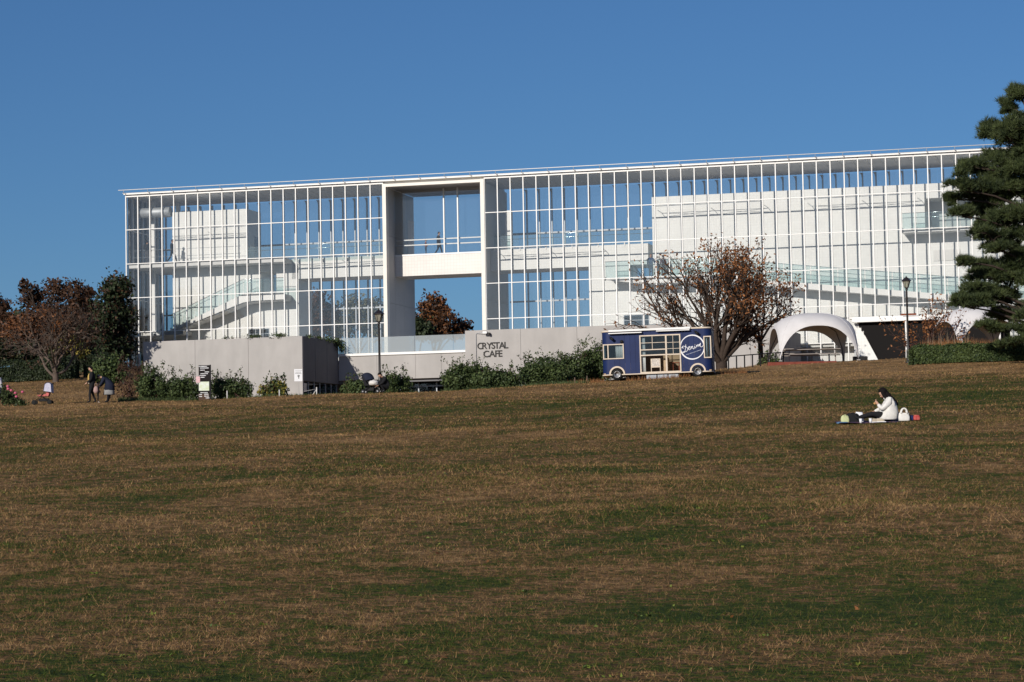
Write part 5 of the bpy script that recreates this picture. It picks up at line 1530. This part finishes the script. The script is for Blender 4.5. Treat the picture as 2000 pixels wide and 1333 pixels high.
# ------------------------------------------------------------------ picnic on the lawn
YP = 65.0; mpz = .085 * YP / FPX
pc0 = on_ground(1740.5, YP, 0.0)
def pz(zx, dy=0.0): x = pc0.x + (zx - 1300) * mpz; return Vector((x, YP + dy, Hs(x, YP + dy)))
slope = (Hs(pc0.x, YP + 1) - Hs(pc0.x, YP - 1)) / 2
bm0 = pz(980, .1); bmat = empty("picnic_blanket", bm0); bmat.rotation_euler = (math.atan(slope), 0, 0)
tag(bmat, "dark plaid picnic blanket spread on the lawn under the seated woman", "blanket")
o = MB(); n = 14; vs = []; fs = []
for i in range(n + 1):
    for j in range(9):
        u = -1.03 + 2.06 * i / n; v = -.62 + 1.24 * j / 8
        vs.append((u, v, .022 + .012 * math.sin(u * 7 + v * 3) * math.cos(v * 5)))
for i in range(n):
    for j in range(8): q = i * 9 + j; fs.append((q, q + 9, q + 10, q + 1))
BLK = mat("plaid_blanket", (.16, .055, .05), .9, col2=(.05, .07, .16), vscale=6)
o.add(vs, fs, 0, True); o.add([(x, y, z - .02) for x, y, z in vs], [f[::-1] for f in fs], 0, True); o.build("cloth", BLK, bmat)
SIT = dict(pelvis=(.02, 0, .13), spine=(.04, 0, .27), chest=(.05, 0, .43), neck=(.10, 0, .575), head=(.165, 0, .65), shL=(.04, .17, .50), shR=(.04, -.17, .50),
           elL=(.26, .22, .28), wrL=(.35, .12, .42), elR=(.18, -.24, .34), wrR=(.40, -.20, .235), hiL=(.08, .09, .11), hiR=(.08, -.09, .11), knL=(.50, .12, .18), knR=(.50, -.13, .17),
           anL=(.88, .12, .075), anR=(.86, -.14, .075), toL=(.93, .12, .19), toR=(.91, -.14, .19))
t, J, k = person("woman with long black hair in a cream puffer coat eating on the picnic blanket", pz(1300, .05) + V(0, 0, .02), rad(180), 1.74, SIT, whitec, black, black, hair='long', look=(.92, .1, -.38), fat=1.22, grip=.85)
skirt(t, [(.49, .14, .19, .05), (.36, .19, .22, .05), (.22, .24, .25, .06), (.06, .27, .28, .10), (.03, .25, .26, .10)], whitec, k, "coat_tail")
for q in range(5):
    z = .13 + q * .075; MB().lathe([(.215 - .012 * q, z - .012), (.225 - .012 * q, z), (.215 - .012 * q, z + .012)], (.045, 0, 0), 18).build("coat_quilting", whitec, t).scale = (k, k, k)
MB().lathe([(.085, .53), (.10, .565), (.085, .60)], (.095, 0, 0), 14).build("coat_collar", whitec, t).scale = (k, k, k)
fd = empty("snack", pz(1300, .05) + V(-.43, -.12, .46)); tag(fd, "small snack held up in the seated woman's hand", "food")
MB().ellipsoid((0, 0, 0), (.035, .025, .03), 0, 10, 8, fn=lambda d: 1 + .12 * math.sin(7 * d.x + 5 * d.z)).build("bread", cloth("bread", (.5, .28, .12)), fd)
def cup(zx, lab, dy):
    c = empty("paper_cup", pz(zx, dy) + V(0, 0, .015)); tag(c, lab, "cup")
    MB().lathe([(.028, 0), (.040, .105)], n=18).build("cup_body", SIGNW, c)
    MB().lathe([(.043, .103), (.043, .112), (.036, .118), (.0, .118)], n=18).build("lid", SIGNW, c)
cup(530, "white paper cup beside the black bag on the blanket", -.42); cup(750, "white paper cup in front of the woman's knees", -.45)
def soft_bag(name, label, zx, dy, w, d, h, m, handle=None, tilt=0, cat="bag", sq=1.0):
    c = empty(name, pz(zx, dy) + V(0, 0, .015), tilt); tag(c, label, cat)
    n = 16; o = MB(); vs = []; fs = []; pr = [(0, .94), (.08, 1.02), (.5, 1.0), (.85, .9), (1.0, .62 * sq)]
    for i, (z, s) in enumerate(pr):
        for j in range(n):
            a = 2 * math.pi * j / n; q = 1 + .05 * math.sin(3 * a + i * 2)
            ca, sa = math.cos(a), math.sin(a)
            ex = math.copysign(abs(ca) ** .5, ca); ey = math.copysign(abs(sa) ** .5, sa)
            vs.append((w / 2 * s * q * ex, d / 2 * s * (1 if i < 3 else .7) * ey, z * h * (1 + .04 * math.sin(2 * a))))
    for i in range(len(pr) - 1):
        for j in range(n): j2 = (j + 1) % n; fs.append((i * n + j, i * n + j2, (i + 1) * n + j2, (i + 1) * n + j))
    fs.append(tuple(range(n - 1, -1, -1))); fs.append(tuple((len(pr) - 1) * n + j for j in range(n)))
    o.add(vs, fs, 0, True).build("bag_body", m, c)
    if handle:
        for y in (-.05, .05):
            P = [(handle[0] * math.cos(a), y, h * .92 + handle[1] * math.sin(a)) for a in [math.pi * i / 8 for i in range(9)]]
            MB().tube(P, handle[2], 8).build("handle", m, c)
    return c
soft_bag("tote_bag", "cream white handbag with thick round handles behind the seated woman", 1552, -.20, .28, .16, .20, cloth("ivory", (.72, .70, .66)), (.075, .13, .022), sq=1.5)
soft_bag("backpack", "pale yellow-green bag at the blanket's edge", 215, -.05, .21, .16, .20, cloth("yellow_green", (.52, .55, .30)), (.03, .03, .008))
soft_bag("black_bag", "black bag beside the yellow-green bag on the blanket", 400, .05, .36, .24, .24, black, (.05, .03, .012))
soft_bag("navy_pouch", "small navy pouch beside the cream handbag", 1725, -.10, .13, .12, .13, cloth("navy_pouch", (.02, .03, .10)))
soft_bag("red_pouch", "bright red and white bundle at the end of the blanket", 1850, -.12, .17, .12, .13, mat("red_white_cloth", (.34, .008, .010), .7, col2=(.55, .16, .14), vscale=16), cat="bundle")
soft_bag("blue_cloth", "folded blue cloth under the yellow-green bag", 140, -.20, .30, .22, .05, cloth("steel_blue", (.10, .20, .32)), cat="cloth")
soft_bag("food_box", "white lunch packaging on top of the black bag", 560, .10, .22, .16, .26, SIGNW, cat="packaging", sq=1.2)
def trainer(zx, dy, lab, rz):
    c = empty("shoe", pz(zx, dy) + V(0, 0, .015), rz); tag(c, lab, "shoe", "shoes on the picnic blanket")
    MB().box(-.13, .13, -.042, .042, 0, .025).build("sole", SIGNW, c)
    MB().ellipsoid((-.02, 0, .045), (.125, .045, .06), 0, 14, 8, fn=lambda d: 1.15 if d.x < -.3 and d.z > 0 else .95).build("upper", beige, c)
trainer(880, -.40, "beige shoe next to the paper cup by the woman's knees", rad(8)); trainer(990, -.42, "beige shoe next to the hem of the cream coat", rad(-14))

# ------------------------------------------------------------------ strollers
def stroller(label, loc, rz, hood_m, cloth_m, hood_up):
    t = empty("stroller", loc, rz); tag(t, label, "stroller")
    # faces +x; frame
    for y in (-.22, .22):
        MB().tube([(.42, y, .12), (-.05, y, .55), (-.42, y, .98)], .016, 6).build("frame_tube", BLACKM, t)
        MB().tube([(-.32, y, .12), (.10, y, .42)], .016, 6).build("frame_tube", BLACKM, t)
        for x in (.42, -.32):
            w = MB().lathe([(.05, -.02), (.105, -.022), (.115, 0), (.105, .022), (.05, .02)], (x, y, .115), 18, axis='y').build("wheel", RUBBER, t)
            MB().lathe([(.0, -.024), (.05, -.022)], (x, y, .115), 14, axis='y').build("hub", RIM, w)
    MB().tube([(-.42, -.22, .98), (-.46, -.1, 1.02), (-.46, .1, 1.02), (-.42, .22, .98)], .02, 6).build("push_handle", BLACKM, t)
    MB().prism([(-.25, .40), (.22, .40), (.28, .46), (-.12, .50), (-.34, .86), (-.40, .82)], -.19, .19).build("seat", cloth_m, t)
    MB().box(-.25, .2, -.16, .16, .16, .30).build("basket", BLACKM, t)
    MB().tube([(.2, -.2, .52), (.3, -.1, .56), (.3, .1, .56), (.2, .2, .52)], .016, 6).build("bumper_bar", BLACKM, t)
    if hood_up:
        n = 10; vs = []; fs = []
        for i in range(n + 1):
            a = rad(10 + 130 * i / n)
            for j in range(9):
                b = math.pi * j / 8
                vs.append((-.18 + .42 * math.cos(a) * math.sin(b) * .9, -.24 * math.cos(b), .66 + .38 * math.sin(a) * math.sin(b) ** .7))
        for i in range(n):
            for j in range(8): q = i * 9 + j; fs.append((q, q + 1, q + 10, q + 9))
        o = MB(); o.add(vs, fs, 0, True); o.add([(x, y, z - .012) for x, y, z in vs], [f[::-1] for f in fs], 0, True); o.build("hood", hood_m, t)
    return t
s1 = stroller("black stroller draped with a pale checked blanket standing on the lawn", on_ground(85, 122.6, -.01), rad(180), navy, cloth("red_pattern", (.42, .12, .11), .6), False)
CHK = mat("checked_blanket", (.62, .60, .68), .9, col2=(.40, .40, .55), vscale=14)
b1 = empty("blanket", on_ground(94.5, 122.5, .55)); tag(b1, "pale lavender checked blanket hanging over the stroller's handle", "blanket")
o = MB(); vs = []; fs = []
prof_ = [(-.20, .08), (-.15, .40), (-.06, .47), (.08, .47), (.17, .40), (.20, .02)]
for i, (x, z) in enumerate(prof_):
    for j in range(7): vs.append((x + .015 * math.sin(j * 1.7 + i), -.26 + .52 * j / 6, z + .012 * math.cos(j * 2.1)))
for i in range(len(prof_) - 1):
    for j in range(6): q = i * 7 + j; fs.append((q, q + 7, q + 8, q + 1))
o.add(vs, fs, 0, True); o.add([(x * .95, y * .97, z - .02) for x, y, z in vs], [f[::-1] for f in fs], 0, True)
o.prism([(-.19, .08), (.19, .02), (.16, .38), (.08, .455), (-.06, .455), (-.14, .38)], -.24, .24); o.build("cloth", CHK, b1)
s2_ = stroller("stroller with a navy hood and white cloth next to the crouching person", on_ground(724, 124.3, -.01), rad(-15), navy, black, True)
b2 = empty("blanket", on_ground(729, 123.95, .30)); tag(b2, "white cloth lying in the navy hooded stroller", "blanket")
MB().ellipsoid((.02, 0, .20), (.24, .20, .14), 0, 20, 14, fn=lambda d: 1 + .13 * math.sin(9 * d.x + 2) * math.cos(8 * d.z + 3 * d.y)).build("cloth", cloth("white_cloth", (.66, .63, .60)), b2)
